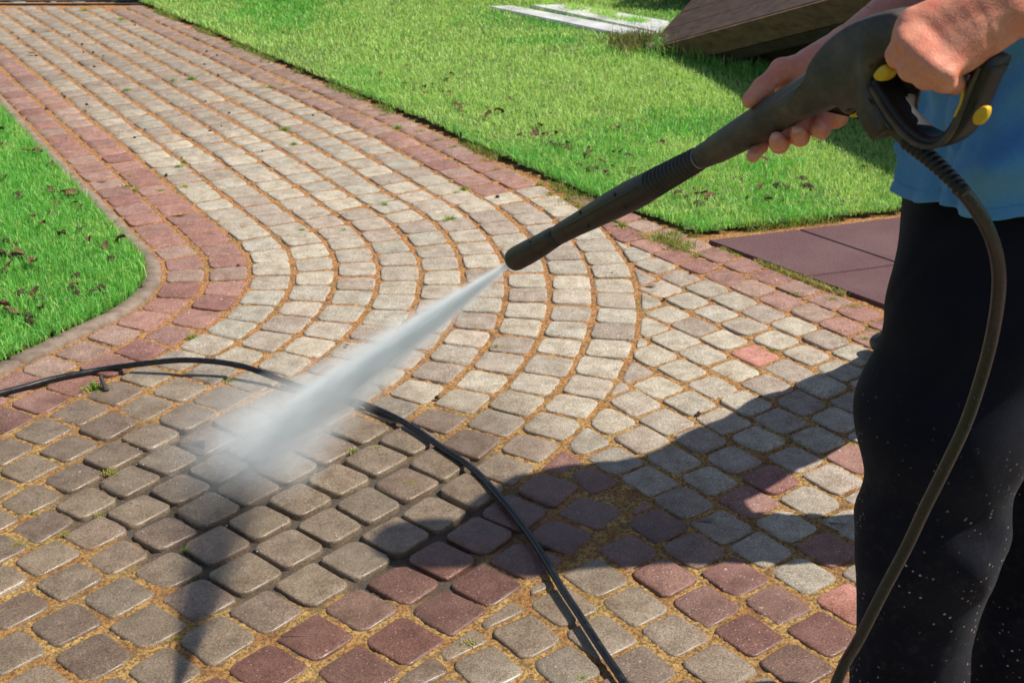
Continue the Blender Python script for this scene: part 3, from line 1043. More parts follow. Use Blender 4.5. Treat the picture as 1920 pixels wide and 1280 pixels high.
# rounded slab from an outline traced in the gun plane
def offset2(P, d):
    n = len(P); out = []
    for i in range(n):
        a = Vector(P[i - 1]); p = Vector(P[i]); b = Vector(P[(i + 1) % n])
        e1 = (p - a).normalized(); e2 = (b - p).normalized()
        nn = Vector((-e1.y - e2.y, e1.x + e2.x))
        if nn.length < 1e-6: nn = Vector((-e1.y, e1.x))
        nn.normalize()
        k = max(0.5, nn.dot(Vector((-e1.y, e1.x))))
        out.append(tuple(p + nn * (d / k)))
    return out
def smooth_poly(P, n=4):
    out = []
    m = len(P)
    for i in range(m):
        p0, p1, p2, p3 = [np.array(P[(i + k) % m], dtype=float) for k in (-1, 0, 1, 2)]
        for k in range(n):
            t = k / n
            out.append(tuple(0.5 * ((2 * p1) + (-p0 + p2) * t + (2 * p0 - 5 * p1 + 4 * p2 - p3) * t * t + (-p0 + 3 * p1 - 3 * p2 + p3) * t ** 3)))
    return out
def pillow(name, outline, half, edge_px, mat, parent=GUN, smooth_n=4, centre=0.0, bulge=0.0):
    sh_ = -centre * GN.x * FPX / zgun(*outline[0]) * 0.9 if abs(centre) > 0.006 else half * 450
    outline = [(x + sh_, y) for x, y in outline]
    P = smooth_poly(outline, smooth_n) if smooth_n > 1 else outline
    a2 = sum(P[i][0] * P[(i + 1) % len(P)][1] - P[(i + 1) % len(P)][0] * P[i][1] for i in range(len(P)))
    if a2 < 0: P = P[::-1]
    layers = []
    K = 6
    for k in range(K + 1):
        a = k / K * PI
        ins = edge_px * (1 - math.sin(a)); w = math.cos(a) * half
        layers.append([gun(x, y, centre - w) for x, y in (offset2(P, ins) if ins > 0.01 else P)])
    bm = bmesh.new()
    rings = [[bm.verts.new(v) for v in L] for L in layers]
    n = len(P)
    for r in range(len(rings) - 1):
        for i in range(n):
            j = (i + 1) % n
            bm.faces.new((rings[r][i], rings[r][j], rings[r + 1][j], rings[r + 1][i]))
    f1 = bm.faces.new(rings[0]); f2 = bm.faces.new(rings[-1][::-1])
    bmesh.ops.triangulate(bm, faces=[f1, f2])
    bmesh.ops.recalc_face_normals(bm, faces=bm.faces)
    me = bpy.data.meshes.new(name); bm.to_mesh(me); bm.free()
    return link(name, me, mat, parent)

body = [(1450, 198), (1480, 170), (1513, 146), (1524, 118), (1540, 93), (1563, 68), (1597, 43), (1635, 26), (1673, 16), (1692, 15), (1712, 28),
        (1722, 60), (1705, 95), (1668, 112), (1652, 128), (1645, 150), (1655, 178), (1676, 214), (1690, 240), (1672, 248), (1650, 258),
        (1636, 238), (1618, 206), (1598, 213), (1575, 196), (1540, 208), (1500, 222)]
pillow('gun_body', body, 0.021, 9, M['plastic'], smooth_n=3)
# lower edge block that takes the hose nipple
pillow('hose_socket', [(1618, 205), (1645, 190), (1672, 212), (1690, 236), (1668, 250), (1650, 259), (1634, 236)], 0.0165, 4, M['plastic'], smooth_n=1, centre=-0.004)
# handle: upper grip bar, rear bow and front bow of the hand guard
def bar(name, pts, wpx, half, mat, parent=GUN, centre=0.0):
    """bar of width wpx (list) following pts in the gun plane"""
    sh_ = -centre * GN.x * FPX / zgun(*pts[0]) * 0.9 if (abs(centre) > 0.006 and name == 'trigger') else 8
    pts = [(x + sh_, y) for x, y in pts]
    Q = []
    m = len(pts)
    for i in range(m - 1):
        p0 = np.array(pts[i - 1] if i else pts[0], float); p1 = np.array(pts[i], float); p2 = np.array(pts[i + 1], float); p3 = np.array(pts[min(i + 2, m - 1)], float)
        for k in range(5):
            t = k / 5
            Q.append((0.5 * ((2 * p1) + (-p0 + p2) * t + (2 * p0 - 5 * p1 + 4 * p2 - p3) * t * t + (-p0 + 3 * p1 - 3 * p2 + p3) * t ** 3), wpx[i] * (1 - t) + wpx[i + 1] * t))
    Q.append((np.array(pts[-1], float), wpx[-1]))
    bm = bmesh.new(); rings = []
    for i, (p, w) in enumerate(Q):
        t = Q[min(i + 1, len(Q) - 1)][0] - Q[max(i - 1, 0)][0]; t /= np.hypot(*t)
        n = np.array([-t[1], t[0]])
        ring = []
        for k in range(16):
            a = 2 * PI * k / 16
            ca, sa = math.cos(a), math.sin(a)
            ca = math.copysign(abs(ca) ** 0.55, ca); sa = math.copysign(abs(sa) ** 0.55, sa)
            q = p + n * (w / 2 * ca)
            ring.append(bm.verts.new(gun(q[0], q[1], centre + half * sa)))
        rings.append(ring)
    for r in range(len(rings) - 1):
        for k in range(16):
            j = (k + 1) % 16
            bm.faces.new((rings[r][k], rings[r][j], rings[r + 1][j], rings[r + 1][k]))
    bm.faces.new(rings[0]); bm.faces.new(rings[-1][::-1])
    bmesh.ops.recalc_face_normals(bm, faces=bm.faces)
    me = bpy.data.meshes.new(name); bm.to_mesh(me); bm.free()
    return link(name, me, mat, parent)
bar('handle_grip', [(1695, 50), (1735, 70), (1780, 92), (1825, 112), (1862, 128)], [60, 50, 46, 50, 52], 0.017, M['dark'])
bar('hand_guard', [(1640, 146), (1668, 190), (1696, 227), (1725, 252), (1750, 262), (1776, 258), (1800, 236), (1822, 192), (1840, 148), (1852, 120)],
    [26, 25, 25, 24, 24, 25, 30, 34, 36, 38], 0.0155, M['dark'])
bar('guard_rim', [(1646, 158), (1668, 196), (1694, 232), (1722, 258), (1748, 269), (1775, 264), (1798, 240), (1817, 200), (1836, 152), (1852, 122)],
    [9, 9, 10, 10, 11, 11, 11, 10, 9, 6], 0.005, M['plastic'], centre=-0.0145)
# yellow trigger, its lock, the rear button and the quick connector clip
tp = [(1786, 142), (1797, 147), (1805, 157), (1808, 170), (1805, 186), (1799, 200), (1793, 213)]
bar('trigger', tp, [8, 8.5, 8, 7, 6.5, 6, 4.5], 0.006, M['yellow'], centre=-0.014)
pillow('trigger_lock', [(1642, 134), (1650, 122), (1662, 114), (1674, 122), (1672, 134), (1662, 145), (1648, 144)], 0.0075, 3, M['yellow'], centre=-0.020, smooth_n=3)
pillow('rear_button', [(1823, 216), (1829, 202), (1842, 193), (1852, 196), (1850, 212), (1840, 226), (1828, 228)], 0.004, 2.5, M['yellow'], centre=-0.0165, smooth_n=3)
pillow('connector_clip', [(1597, 212), (1608, 207), (1618, 199), (1619, 212), (1608, 217), (1599, 216)], 0.006, 1.5, M['yellow'], centre=-0.008, smooth_n=1)
# ribbed strain relief of the hose
ss = []
N = 12
for k in range(N):
    for t, dw in ((k / N, -4), ((k + 0.1) / N, 3), ((k + 0.6) / N, 3), ((k + 0.7) / N, -4)):
        ss.append((1700 + 103 * t, 262 + 92 * t - 4 * math.sin(t * PI), 33 - 7 * t + dw))
lance_part('hose_neck', [(1660, 226, 30), (1676, 240, 31), (1702, 263, 30), (1703, 264, 24)], M['plastic'])
lance_part('strain_relief', [(1699, 261, 20)] + ss + [(1803, 354, 26), (1810, 361, 27), (1812, 363, 18)], M['dark'])

# ------------------------------------------------------------------ signed distance modelling for bodies
def sd_cone(X, a, b, ra, rb):
    a = np.array(a, dtype=np.float32); b = np.array(b, dtype=np.float32)
    ba = b - a; L2 = float(ba @ ba) + 1e-12
    pa = X - a
    h = np.clip((pa @ ba) / L2, 0, 1)
    d = pa - h[..., None] * ba
    return np.sqrt((d * d).sum(-1)) - (ra + (rb - ra) * h)
def sd_ell(X, c, axes, radii):
    d = X - np.array(c, dtype=np.float32)
    A = np.array(axes, dtype=np.float32)
    q = d @ A.T
    r = np.array(radii, dtype=np.float32)
    k0 = np.sqrt(((q / r) ** 2).sum(-1)); k1 = np.sqrt(((q / (r * r)) ** 2).sum(-1)) + 1e-9
    return k0 * (k0 - 1) / k1
def smin(a, b, k):
    h = np.clip(0.5 + 0.5 * (b - a) / k, 0, 1)
    return b * (1 - h) + a * h - k * h * (1 - h)
def prim(X, p):
    if p[0] == 'c': return sd_cone(X, *p[1:5])
    return sd_ell(X, *p[1:4])
def bounds(prims, pad):
    lo = np.full(3, 1e9); hi = -lo
    for p in prims:
        if p[0] == 'c':
            for q, r in ((p[1], p[3]), (p[2], p[4])):
                lo = np.minimum(lo, np.array(q) - r); hi = np.maximum(hi, np.array(q) + r)
        else:
            r = max(p[3]); lo = np.minimum(lo, np.array(p[1]) - r); hi = np.maximum(hi, np.array(p[1]) + r)
    return lo - pad, hi + pad
def surface(groups, h, kg=0.004, bump=None):
    """groups: list of (k, [prims]); prims in a group blend with k, groups blend with kg. returns verts, quads"""
    allp = [p for k, g in groups for p in g]
    lo, hi = bounds(allp, 3 * h)
    n = np.ceil((hi - lo) / h).astype(int) + 1
    F = np.full(n, 1e3, dtype=np.float32)
    ax = [lo[i] + h * np.arange(n[i]) for i in range(3)]
    for k, g in groups:
        l2, h2 = bounds(g, 5 * h + 2 * k)
        i0 = np.maximum(((l2 - lo) / h).astype(int), 0); i1 = np.minimum(((h2 - lo) / h).astype(int) + 2, n)
        sl = tuple(slice(a, b) for a, b in zip(i0, i1))
        X = np.stack(np.meshgrid(*[ax[i][sl[i]] for i in range(3)], indexing='ij'), -1).astype(np.float32)
        G = None
        for p in g:
            d = prim(X, p)
            G = d if G is None else smin(G, d, k)
        F[sl] = smin(F[sl], G, kg)
    if bump is not None:
        X = np.stack(np.meshgrid(*ax, indexing='ij'), -1)
        F = F + bump(X)
    S = F < 0
    # naive surface nets
    cs = np.zeros(tuple(n - 1), dtype=np.int8)
    corners = [(i, j, k) for i in (0, 1) for j in (0, 1) for k in (0, 1)]
    for (i, j, k) in corners:
        cs += S[i:n[0] - 1 + i, j:n[1] - 1 + j, k:n[2] - 1 + k]
    act = (cs > 0) & (cs < 8)
    idx = np.argwhere(act)
    acc = np.zeros((len(idx), 3)); cnt = np.zeros(len(idx))
    for c in corners:
        for axis in range(3):
            if c[axis]: continue
            d = list(c); d[axis] = 1
            va = F[idx[:, 0] + c[0], idx[:, 1] + c[1], idx[:, 2] + c[2]]
            vb = F[idx[:, 0] + d[0], idx[:, 1] + d[1], idx[:, 2] + d[2]]
            m = (va < 0) != (vb < 0)
            t = np.where(m, va / np.where(m, va - vb, 1), 0)
            P = idx + np.array(c); P = P.astype(float); P[:, axis] += t
            acc[m] += P[m]; cnt[m] += 1
    V = lo + h * acc / cnt[:, None]
    vid = np.full(act.shape, -1, dtype=np.int64); vid[act] = np.arange(len(idx))
    quads = []
    for axis in range(3):
        a = [slice(1, n[i] - 1) for i in range(3)]
        a[axis] = slice(0, n[axis] - 1)
        b = list(a); b[axis] = slice(1, n[axis])
        A = S[tuple(a)]; B = S[tuple(b)]
        e = np.argwhere(A != B)
        base = e + np.array([0 if i == axis else 1 for i in range(3)])
        u, v = [i for i in range(3) if i != axis]
        def g_(du, dv):
            q = base.copy(); q[:, u] -= du; q[:, v] -= dv
            return vid[q[:, 0], q[:, 1], q[:, 2]]
        q = np.stack([g_(0, 0), g_(1, 0), g_(1, 1), g_(0, 1)], 1)
        ins = A[e[:, 0], e[:, 1], e[:, 2]]
        flip = ins if axis != 1 else ~ins
        q[~flip] = q[~flip][:, ::-1]
        quads.append(q)
    Q = np.concatenate(quads)
    Q = Q[(Q >= 0).all(1)]
    return V, Q
def relax(V, Q, it=2, lam=0.5):
    for _ in range(it):
        acc = np.zeros_like(V); c = np.zeros(len(V))
        for k in range(4):
            a = Q[:, k]; b = Q[:, (k + 1) % 4]
            np.add.at(acc, a, V[b]); np.add.at(c, a, 1)
            np.add.at(acc, b, V[a]); np.add.at(c, b, 1)
        V = V + lam * (acc / np.maximum(c, 1)[:, None] - V)
    return V
def join(parts):
    Vs, Qs, n = [], [], 0
    for V, Q in parts:
        Vs.append(V); Qs.append(Q + n); n += len(V)
    return np.concatenate(Vs), np.concatenate(Qs)
def C(a, b, ra, rb): return ('c', tuple(a), tuple(b), ra, rb)
def E(c, axes, radii): return ('e', tuple(c), [tuple(a) for a in axes], radii)

VIEW = Vector((0, CP, -SP))           # direction the camera looks in: "away"
UPV = Vector((0, SP, CP)); RT = Vector((1, 0, 0))
def np3(v): return np.array([v[0], v[1], v[2]])
PER = empty('person', (0.62, 1.48, 0.0))
tag(PER, 'person in blue shirt and dark trousers holding the spray gun with both hands', 'person')
BODYC = np.array([0.62, 1.48])

# --- near hand (closed round the rear grip, back of the hand to the camera)
def A(px, py, z): return tuple(at(px, py, z))
W1 = A(1884, 8, 1.128)
EL1 = (0.645, 1.175, 1.215)
palm = [C(W1, A(1724, 56, 1.149), 0.0290, 0.0215), C(W1, A(1730, 76, 1.146), 0.0290, 0.0185), C(W1, A(1750, 96, 1.139), 0.0285, 0.0162),
        C(W1, A(1774, 112, 1.133), 0.0270, 0.0150), C(A(1708, 72, 1.145), A(1758, 112, 1.131), 0.0145, 0.0130),
        C(A(1800, 95, 1.130), A(1850, 55, 1.128), 0.020, 0.022)]
near = [
    (0.009, palm + [C(A(1699, 82, 1.133), A(1716, 72, 1.133), 0.0105, 0.008), C(A(1723, 106, 1.126), A(1738, 94, 1.127), 0.0098, 0.0075), C(A(1748, 127, 1.119), A(1762, 112, 1.121), 0.0098, 0.0075), C(A(1775, 140, 1.117), A(1787, 124, 1.119), 0.0088, 0.007)]),
    (0.010, [C(W1, EL1, 0.0285, 0.044), C(EL1, (0.55, 1.375, 1.395), 0.046, 0.052)]),
    (0.003, [C(A(1706, 74, 1.138), A(1687, 103, 1.150), 0.0135, 0.0122), C(A(1687, 103, 1.150), A(1712, 124, 1.192), 0.0118, 0.0105), C(A(1712, 124, 1.192), A(1742, 108, 1.212), 0.0103, 0.009)]),
    (0.003, [C(A(1722, 94, 1.134), A(1709, 127, 1.141), 0.0135, 0.0122), C(A(1709, 127, 1.141), A(1734, 140, 1.188), 0.0118, 0.0105), C(A(1734, 140, 1.188), A(1762, 120, 1.204), 0.0103, 0.009)]),
    (0.003, [C(A(1742, 112, 1.128), A(1737, 143, 1.134), 0.0130, 0.0118), C(A(1737, 143, 1.134), A(1760, 149, 1.176), 0.0115, 0.0100), C(A(1760, 149, 1.176), A(1785, 130, 1.194), 0.0100, 0.0088)]),
    (0.003, [C(A(1763, 126, 1.123), A(1770, 151, 1.126), 0.0122, 0.0108), C(A(1770, 151, 1.126), A(1790, 157, 1.150), 0.0105, 0.0092), C(A(1790, 157, 1.150), A(1806, 140, 1.178), 0.0090, 0.0078)]),
    (0.006, [C(A(1838, 18, 1.150), A(1770, 25, 1.196), 0.019, 0.014), C(A(1770, 25, 1.196), A(1726, 50, 1.222), 0.013, 0.0105)]),
]
CREASES = [((1463, 148, 1.372), (1, -0.6), 0.0011, 0.0022, 0.011), ((1472, 152, 1.374), (1, -0.4), 0.0010, 0.0018, 0.011), ((1478, 140, 1.376), (1, -0.2), 0.0010, 0.0014, 0.010),
           ((1430, 164, 1.358), (1, -1), 0.0008, 0.0008, 0.010), ((1858, 62, 1.104), (1, -0.4), 0.0012, 0.0016, 0.020), ((1848, 56, 1.104), (1, -0.5), 0.0010, 0.0011, 0.018),
           ((1709, 127, 1.130), (0.5, 1), 0.0008, 0.0009, 0.008), ((1737, 143, 1.123), (0.3, 1), 0.0008, 0.0009, 0.008), ((1770, 151, 1.116), (0.2, 1), 0.0008, 0.0009, 0.008), ((1687, 103, 1.138), (0.4, 1), 0.0008, 0.0009, 0.008)]
def skin_bump(X):
    x, y, z = X[..., 0], X[..., 1], X[..., 2]
    cr = 0.0
    for (px_, py_, z_), (dx_, dy_), w_, dep_, rad_ in CREASES:
        p_ = np3(at(px_, py_, z_)); d_ = np3((RT * dx_ - UPV * dy_).normalized())
        q_ = X - p_
        dd_ = (q_ * q_).sum(-1)
        cr = cr + dep_ * np.exp(-((q_ @ d_) / w_) ** 2) * np.exp(-dd_ / (rad_ * rad_))
    # tendons and veins across the back of the near hand
    for (a_, b_, r_, h_) in (((1852, 45, 1.104), (1716, 70, 1.122), 0.0028, 0.0007), ((1852, 52, 1.104), (1735, 92, 1.118), 0.0028, 0.0007), ((1856, 60, 1.104), (1756, 112, 1.112), 0.0026, 0.0006), ((1900, 20, 1.10), (1760, 60, 1.108), 0.0018, 0.0007), ((1800, 48, 1.106), (1745, 40, 1.112), 0.0016, 0.0005)):
        a3 = np3(at(*a_)); b3 = np3(at(*b_)); ab = b3 - a3
        t_ = np.clip(((X - a3) @ ab) / (ab @ ab), 0, 1)
        e_ = X - a3 - t_[..., None] * ab
        cr = cr - h_ * np.exp(-((e_ * e_).sum(-1)) / ((r_ * 2.2) ** 2))
    return cr + 0.00025 * np.sin(x * 260 + 3 * np.sin(z * 90)) * np.sin(z * 230 + 2 * np.sin(y * 120))
p1 = surface(near, 0.0022, 0.0028, skin_bump)
p1 = (relax(*p1, 1, 0.3), p1[1])

# --- far hand (under the barrel, thumb along the top)
W2 = A(1598, 96, 1.432)
EL2 = (0.590, 1.640, 1.185)
TH = [A(1404, 190, 1.362), A(1430, 164, 1.366), A(1466, 131, 1.378), A(1530, 124, 1.400)]
far = [
    (0.010, [C(W2, A(1528, 128, 1.402), 0.0280, 0.0205), C(W2, A(1488, 138, 1.388), 0.026, 0.0165), C(W2, A(1552, 180, 1.408), 0.026, 0.020),
             C(A(1500, 150, 1.395), A(1546, 205, 1.402), 0.017, 0.0165), C(A(1546, 205, 1.402), A(1566, 216, 1.392), 0.0155, 0.0145), C(A(1480, 165, 1.402), A(1550, 190, 1.410), 0.0155, 0.016)]),
    (0.010, [C(W2, EL2, 0.0285, 0.041), C(EL2, (0.765, 1.56, 1.395), 0.042, 0.050)]),
    (0.004, [C(TH[3], TH[2], 0.0165, 0.0122), C(TH[2], TH[1], 0.0118, 0.0095), C(TH[1], TH[0], 0.0100, 0.0074), C(TH[1], A(1413, 183, 1.362), 0.0098, 0.0086)]),
    (0.003, [C(A(1474, 172, 1.402), A(1442, 236, 1.402), 0.0105, 0.0090), C(A(1442, 236, 1.402), A(1425, 275, 1.390), 0.0088, 0.0080), C(A(1425, 275, 1.390), A(1411, 293, 1.380), 0.0080, 0.0071)]),
    (0.003, [C(A(1502, 178, 1.408), A(1470, 246, 1.402), 0.0108, 0.0095), C(A(1470, 246, 1.402), A(1461, 270, 1.376), 0.0098, 0.0100), C(A(1461, 270, 1.376), A(1457, 264, 1.342), 0.0102, 0.0086)]),
    (0.003, [C(A(1530, 184, 1.410), A(1506, 238, 1.402), 0.0106, 0.0094), C(A(1506, 238, 1.402), A(1500, 257, 1.374), 0.0096, 0.0098), C(A(1500, 257, 1.374), A(1496, 250, 1.336), 0.0100, 0.0084)]),
    (0.003, [C(A(1556, 192, 1.408), A(1545, 228, 1.400), 0.0104, 0.0090), C(A(1545, 228, 1.400), A(1540, 244, 1.372), 0.0092, 0.0092), C(A(1540, 244, 1.372), A(1533, 240, 1.338), 0.0093, 0.0080)]),
]
p2 = surface(far, 0.0024, 0.0025, skin_bump)
p2 = (relax(*p2, 1, 0.4), p2[1])

# --- the rest of the body under the clothes, and the head above the frame
HD = np.array([0.60, 1.50, 1.66])
fwd = np.array([-0.607, 0.794, 0.0]); lef = np.array([-0.794, -0.607, 0.0]); upz = np.array([0, 0, 1.0])
def HP(f, l, u): return tuple(HD + fwd * f + lef * l + upz * u)
rest = [
    (0.03, [C((0.63, 1.48, 1.04), (0.65, 1.48, 1.30), 0.10, 0.115), C((0.56, 1.39, 1.395), (0.75, 1.55, 1.395), 0.05, 0.05), C((0.645, 1.48, 1.40), (0.61, 1.495, 1.58), 0.066, 0.055),
            C((0.585, 1.455, 0.96), (0.545, 1.445, 0.47), 0.065, 0.05), C((0.545, 1.445, 0.47), (0.553, 1.46, 0.10), 0.048, 0.036),
            C((0.68, 1.53, 0.96), (0.76, 1.62, 0.47), 0.065, 0.05), C((0.76, 1.62, 0.47), (0.78, 1.64, 0.10), 0.05, 0.036)]),
    (0.02, [E(HD, [fwd, lef, upz], (0.098, 0.076, 0.115)), C(HP(0.03, 0, -0.045), HP(0.062, 0, -0.085), 0.055, 0.032), C(HP(-0.02, 0, -0.06), HP(-0.03, 0, -0.13), 0.055, 0.055)]),
    (0.006, [C(HP(0.092, 0, 0.012), HP(0.118, 0, -0.022), 0.008, 0.013)]),
    (0.005, [C(HP(0.094, -0.020, -0.050), HP(0.094, 0.020, -0.050), 0.007, 0.007)]),
    (0.006, [E(HP(0, 0.078, -0.005), [fwd, lef, upz], (0.018, 0.008, 0.032)), E(HP(0, -0.078, -0.005), [fwd, lef, upz], (0.018, 0.008, 0.032))]),
]
p3 = surface(rest, 0.009, 0.012)
V, Q = join([p3, p1, p2])
me = raw_mesh('body', V, Q.ravel(), np.full(len(Q), 4))
body_o = link('body', me, M['skin'], PER)
# eyes, hair
for sgn in (-1, 1):
    bm = bmesh.new(); bmesh.ops.create_uvsphere(bm, u_segments=16, v_segments=10, radius=0.0125)
    me = bpy.data.meshes.new('eye'); bm.to_mesh(me); bm.free()
    o = link('eye', me, M['dark'], PER); o.location = Vector(HP(0.083, 0.031 * sgn, 0.004)); o.matrix_parent_inverse = Matrix.Translation(PER.location).inverted()
V, Q = surface([(0.02, [E(HD + upz * 0.016 - fwd * 0.012, [fwd, lef, upz], (0.104, 0.084, 0.112)), E(HD - fwd * 0.04 - upz * 0.01, [fwd, lef, upz], (0.075, 0.080, 0.09))])], 0.006, 0.01,
               lambda X: 0.0016 * np.sin(X[..., 0] * 300 + 40 * X[..., 2]) * np.sin(X[..., 1] * 310))
keep = ((V[Q].mean(1) - HD) @ fwd < 0.055) & (((V[Q].mean(1) - HD) @ upz) > -0.06)
Q = Q[keep]
link('hair', raw_mesh('hair', V, Q.ravel(), np.full(len(Q), 4)), M['hair'], PER)

def hairs(Vp, lo, hi, n, seed):
    r = np.random.default_rng(seed)
    k = np.where((Vp @ np.array([1.0, 0, 0]) > lo) & (Vp[:, 0] < hi))[0]
    k = r.choice(k, n)
    p = Vp[k]
    c_ = Vp[(Vp[:, 0] > lo) & (Vp[:, 0] < hi)].mean(0)
    out = p - c_; out[:, 0] = 0; out /= np.linalg.norm(out, axis=1)[:, None]
    d = out * 0.45 + np.array([-0.75, 0.1, -0.25]) + r.normal(0, 0.25, (n, 3)); d /= np.linalg.norm(d, axis=1)[:, None]
    s_ = np.cross(d, r.normal(0, 1, (n, 3))); s_ /= np.linalg.norm(s_, axis=1)[:, None]
    L_ = r.uniform(0.004, 0.009, n)[:, None]
    V = np.stack([p - s_ * 0.00009, p + s_ * 0.00009, p + d * L_], 1)
    return V.reshape(-1, 3)
Vh = np.concatenate([hairs(p1[0], at(1800, 0, 1.12).x, at(1990, 0, 1.13).x, 1500, 5), hairs(p2[0], at(1570, 0, 1.42).x, at(1700, 0, 1.45).x, 900, 6)])
link('arm_hair', raw_mesh('arm_hair', Vh, np.arange(len(Vh)), np.full(len(Vh) // 3, 3)), simple_mat('arm_hair', (0.16, 0.08, 0.04), (0.30, 0.16, 0.08), 200, 0.6, 0.0), PER, smooth=False)

# finger nails on the far hand
def nail(px, py, z, rx, ry, tilt, nz):
    c = at(px, py, z)
    bm = bmesh.new(); bmesh.ops.create_uvsphere(bm, u_segments=18, v_segments=10, radius=1)
    for v in bm.verts:
        x, y, w = v.co
        x = math.copysign(abs(x) ** 0.8, x); y = math.copysign(abs(y) ** 0.8, y)
        xr = x * rx * math.cos(tilt) - y * ry * math.sin(tilt); yr = x * rx * math.sin(tilt) + y * ry * math.cos(tilt)
        v.co = c + RT * xr + UPV * yr + VIEW * (w * 0.0012 + nz * (x * x + y * y) * 0.0022)
    me = bpy.data.meshes.new('fingernail'); bm.to_mesh(me); bm.free()
    link('fingernail', me, M['nail'], PER)
nail(1457, 256, 1.3345, 0.0060, 0.0052, 0.1, 1)
nail(1496, 243, 1.3285, 0.0058, 0.0050, 0.1, 1)

# --- trousers
def leg_noise(X):
    x, y, z = X[..., 0], X[..., 1], X[..., 2]
    a = np.arctan2(y - 1.5, x - 0.62)
    f = 0.0012 * np.sin(z * 34 + x * 22 + 2.2 * np.sin(z * 9 + y * 8)) + 0.0013 * np.sin(x * 70 - z * 16 + 2 * np.sin(y * 20))
    f += 0.0022 * np.sin(z * 62 + y * 40 + x * 50) * np.exp(-((z - 0.47) / 0.10) ** 2) + 0.0025 * (1 - np.abs(np.sin(z * 11 - x * 14 + 2 * np.sin(y * 9)))) ** 4
    return f
tr = [
    (0.035, [C((0.625, 1.47, 1.02), (0.62, 1.475, 0.90), 0.135, 0.15),
             C((0.59, 1.455, 0.90), (0.566, 1.44, 0.80), 0.105, 0.103), C((0.566, 1.44, 0.80), (0.540, 1.44, 0.64), 0.105, 0.106),
             C((0.540, 1.44, 0.64), (0.543, 1.445, 0.467), 0.101, 0.088), C((0.543, 1.445, 0.467), (0.550, 1.46, 0.22), 0.088, 0.073), C((0.550, 1.46, 0.22), (0.553, 1.46, 0.07), 0.072, 0.072)]),
    (0.035, [C((0.68, 1.53, 0.90), (0.73, 1.585, 0.66), 0.11, 0.10), C((0.73, 1.585, 0.66), (0.76, 1.62, 0.47), 0.10, 0.082), C((0.76, 1.62, 0.47), (0.785, 1.64, 0.07), 0.082, 0.072)]),
]
def trcut(F, X): return np.maximum(F, 0.055 - X[..., 2])
def surf_cut(groups, h, kg, bump, cut):
    return surface(groups, h, kg, lambda X: bump(X))
V, Q = surface(tr, 0.006, 0.02, leg_noise)
V = relax(V, Q, 1, 0.4)
link('trousers', raw_mesh('trousers', V, Q.ravel(), np.full(len(Q), 4)), M['trousers'], PER)

# --- shirt: a loose loft with folds, open at the hem, and two short sleeves
NPH, NH = 260, 130
def shirt_mesh():
    hs = np.linspace(0.935, 1.50, NH)
    ph = np.linspace(0, 2 * PI, NPH, endpoint=False)
    PH, HH = np.meshgrid(ph, hs)
    cx = np.interp(HH, [0.93, 1.06, 1.2, 1.35, 1.45, 1.5], [0.612, 0.622, 0.640, 0.650, 0.648, 0.645])
    cy = np.interp(HH, [0.93, 1.2, 1.5], [1.455, 1.470, 1.480])
    rf = np.interp(HH, [0.93, 1.0, 1.1, 1.25, 1.36, 1.44, 1.48, 1.50], [0.150, 0.148, 0.146, 0.150, 0.130, 0.100, 0.075, 0.060])   # along the facing direction
    rl = np.interp(HH, [0.93, 1.0, 1.1, 1.25, 1.36, 1.44, 1.48, 1.50], [0.166, 0.160, 0.158, 0.178, 0.205, 0.190, 0.110, 0.060])   # sideways
    low = 1 - sstep(0.93, 1.25, HH)
    u = PH / (2 * PI)
    # long soft folds that fan out towards the hem, and some slanting drag lines
    fold = 0.0085 * low * np.sin(PH * 9 + 2.0 * np.sin(PH * 2 + 1) + (HH - 0.93) * 6)
    drag = 0.0075 * np.sin((HH * 1.0 + np.sin(PH * 1.0 + 0.6) * 0.16) * 48 + PH * 3.0) * (0.35 + 0.65 * np.cos(PH * 1.5 + 0.4) ** 2)
    cre = vnoise(PH * 2.2 + HH * 9, HH * 14 - PH * 1.6, 1.0, 61)
    cre2 = vnoise(PH * 5 - HH * 16, HH * 22 + PH * 3, 1.0, 62)
    rdg = 1 - np.abs(vnoise(PH * 3.1 + HH * 13, HH * 7 - PH * 2.0, 1.0, 63) - 0.5) * 2
    msk = sstep(0.30, 0.70, vnoise(PH * 2.0, HH * 6, 1.0, 65))
    d = 0.0065 * msk * np.sin(PH * 23 + HH * 26 + 2.4 * np.sin(PH * 4 + HH * 7)) + 0.0055 * (1 - msk) * np.sin(HH * 78 - PH * 13 + 1.8 * np.sin(PH * 6)) + 0.010 * low * np.sin(PH * 5 + 1.2 * np.sin(PH * 2) - (HH - 0.93) * 9) + fold * 0.8 + drag * 0.35 + 0.030 * (cre - 0.5) + 0.020 * rdg ** 4 + 0.010 * (cre2 - 0.5)
    d *= np.interp(HH, [0.93, 1.3, 1.5], [0.9, 0.8, 0.1])
    ff = np.cos(PH) * (rf + d); ll = np.sin(PH) * (rl + d)
    X = cx + fwd[0] * ff + lef[0] * ll
    Y = cy + fwd[1] * ff + lef[1] * ll
    Z = HH + 0.0035 * np.sin(PH * 4) * low + 0.004 * np.sin(PH * 9 + 1) * low
    V = np.column_stack([X.ravel(), Y.ravel(), Z.ravel()])
    i = np.arange(NH - 1)[:, None] * NPH; j = np.arange(NPH)[None, :]
    q = np.stack([i + j, i + (j + 1) % NPH, i + NPH + (j + 1) % NPH, i + NPH + j], -1).reshape(-1, 4)
    return V, q
sv, sq = shirt_mesh()
slv = surface([(0.02, [C((0.56, 1.39, 1.40), (0.605, 1.26, 1.30), 0.088, 0.078), C((0.77, 1.56, 1.405), (0.71, 1.60, 1.32), 0.078, 0.070)])], 0.007, 0.01, lambda X: 0.004 * np.sin(X[..., 2] * 60 + X[..., 0] * 40))
V, Q = join([(sv, sq), slv])
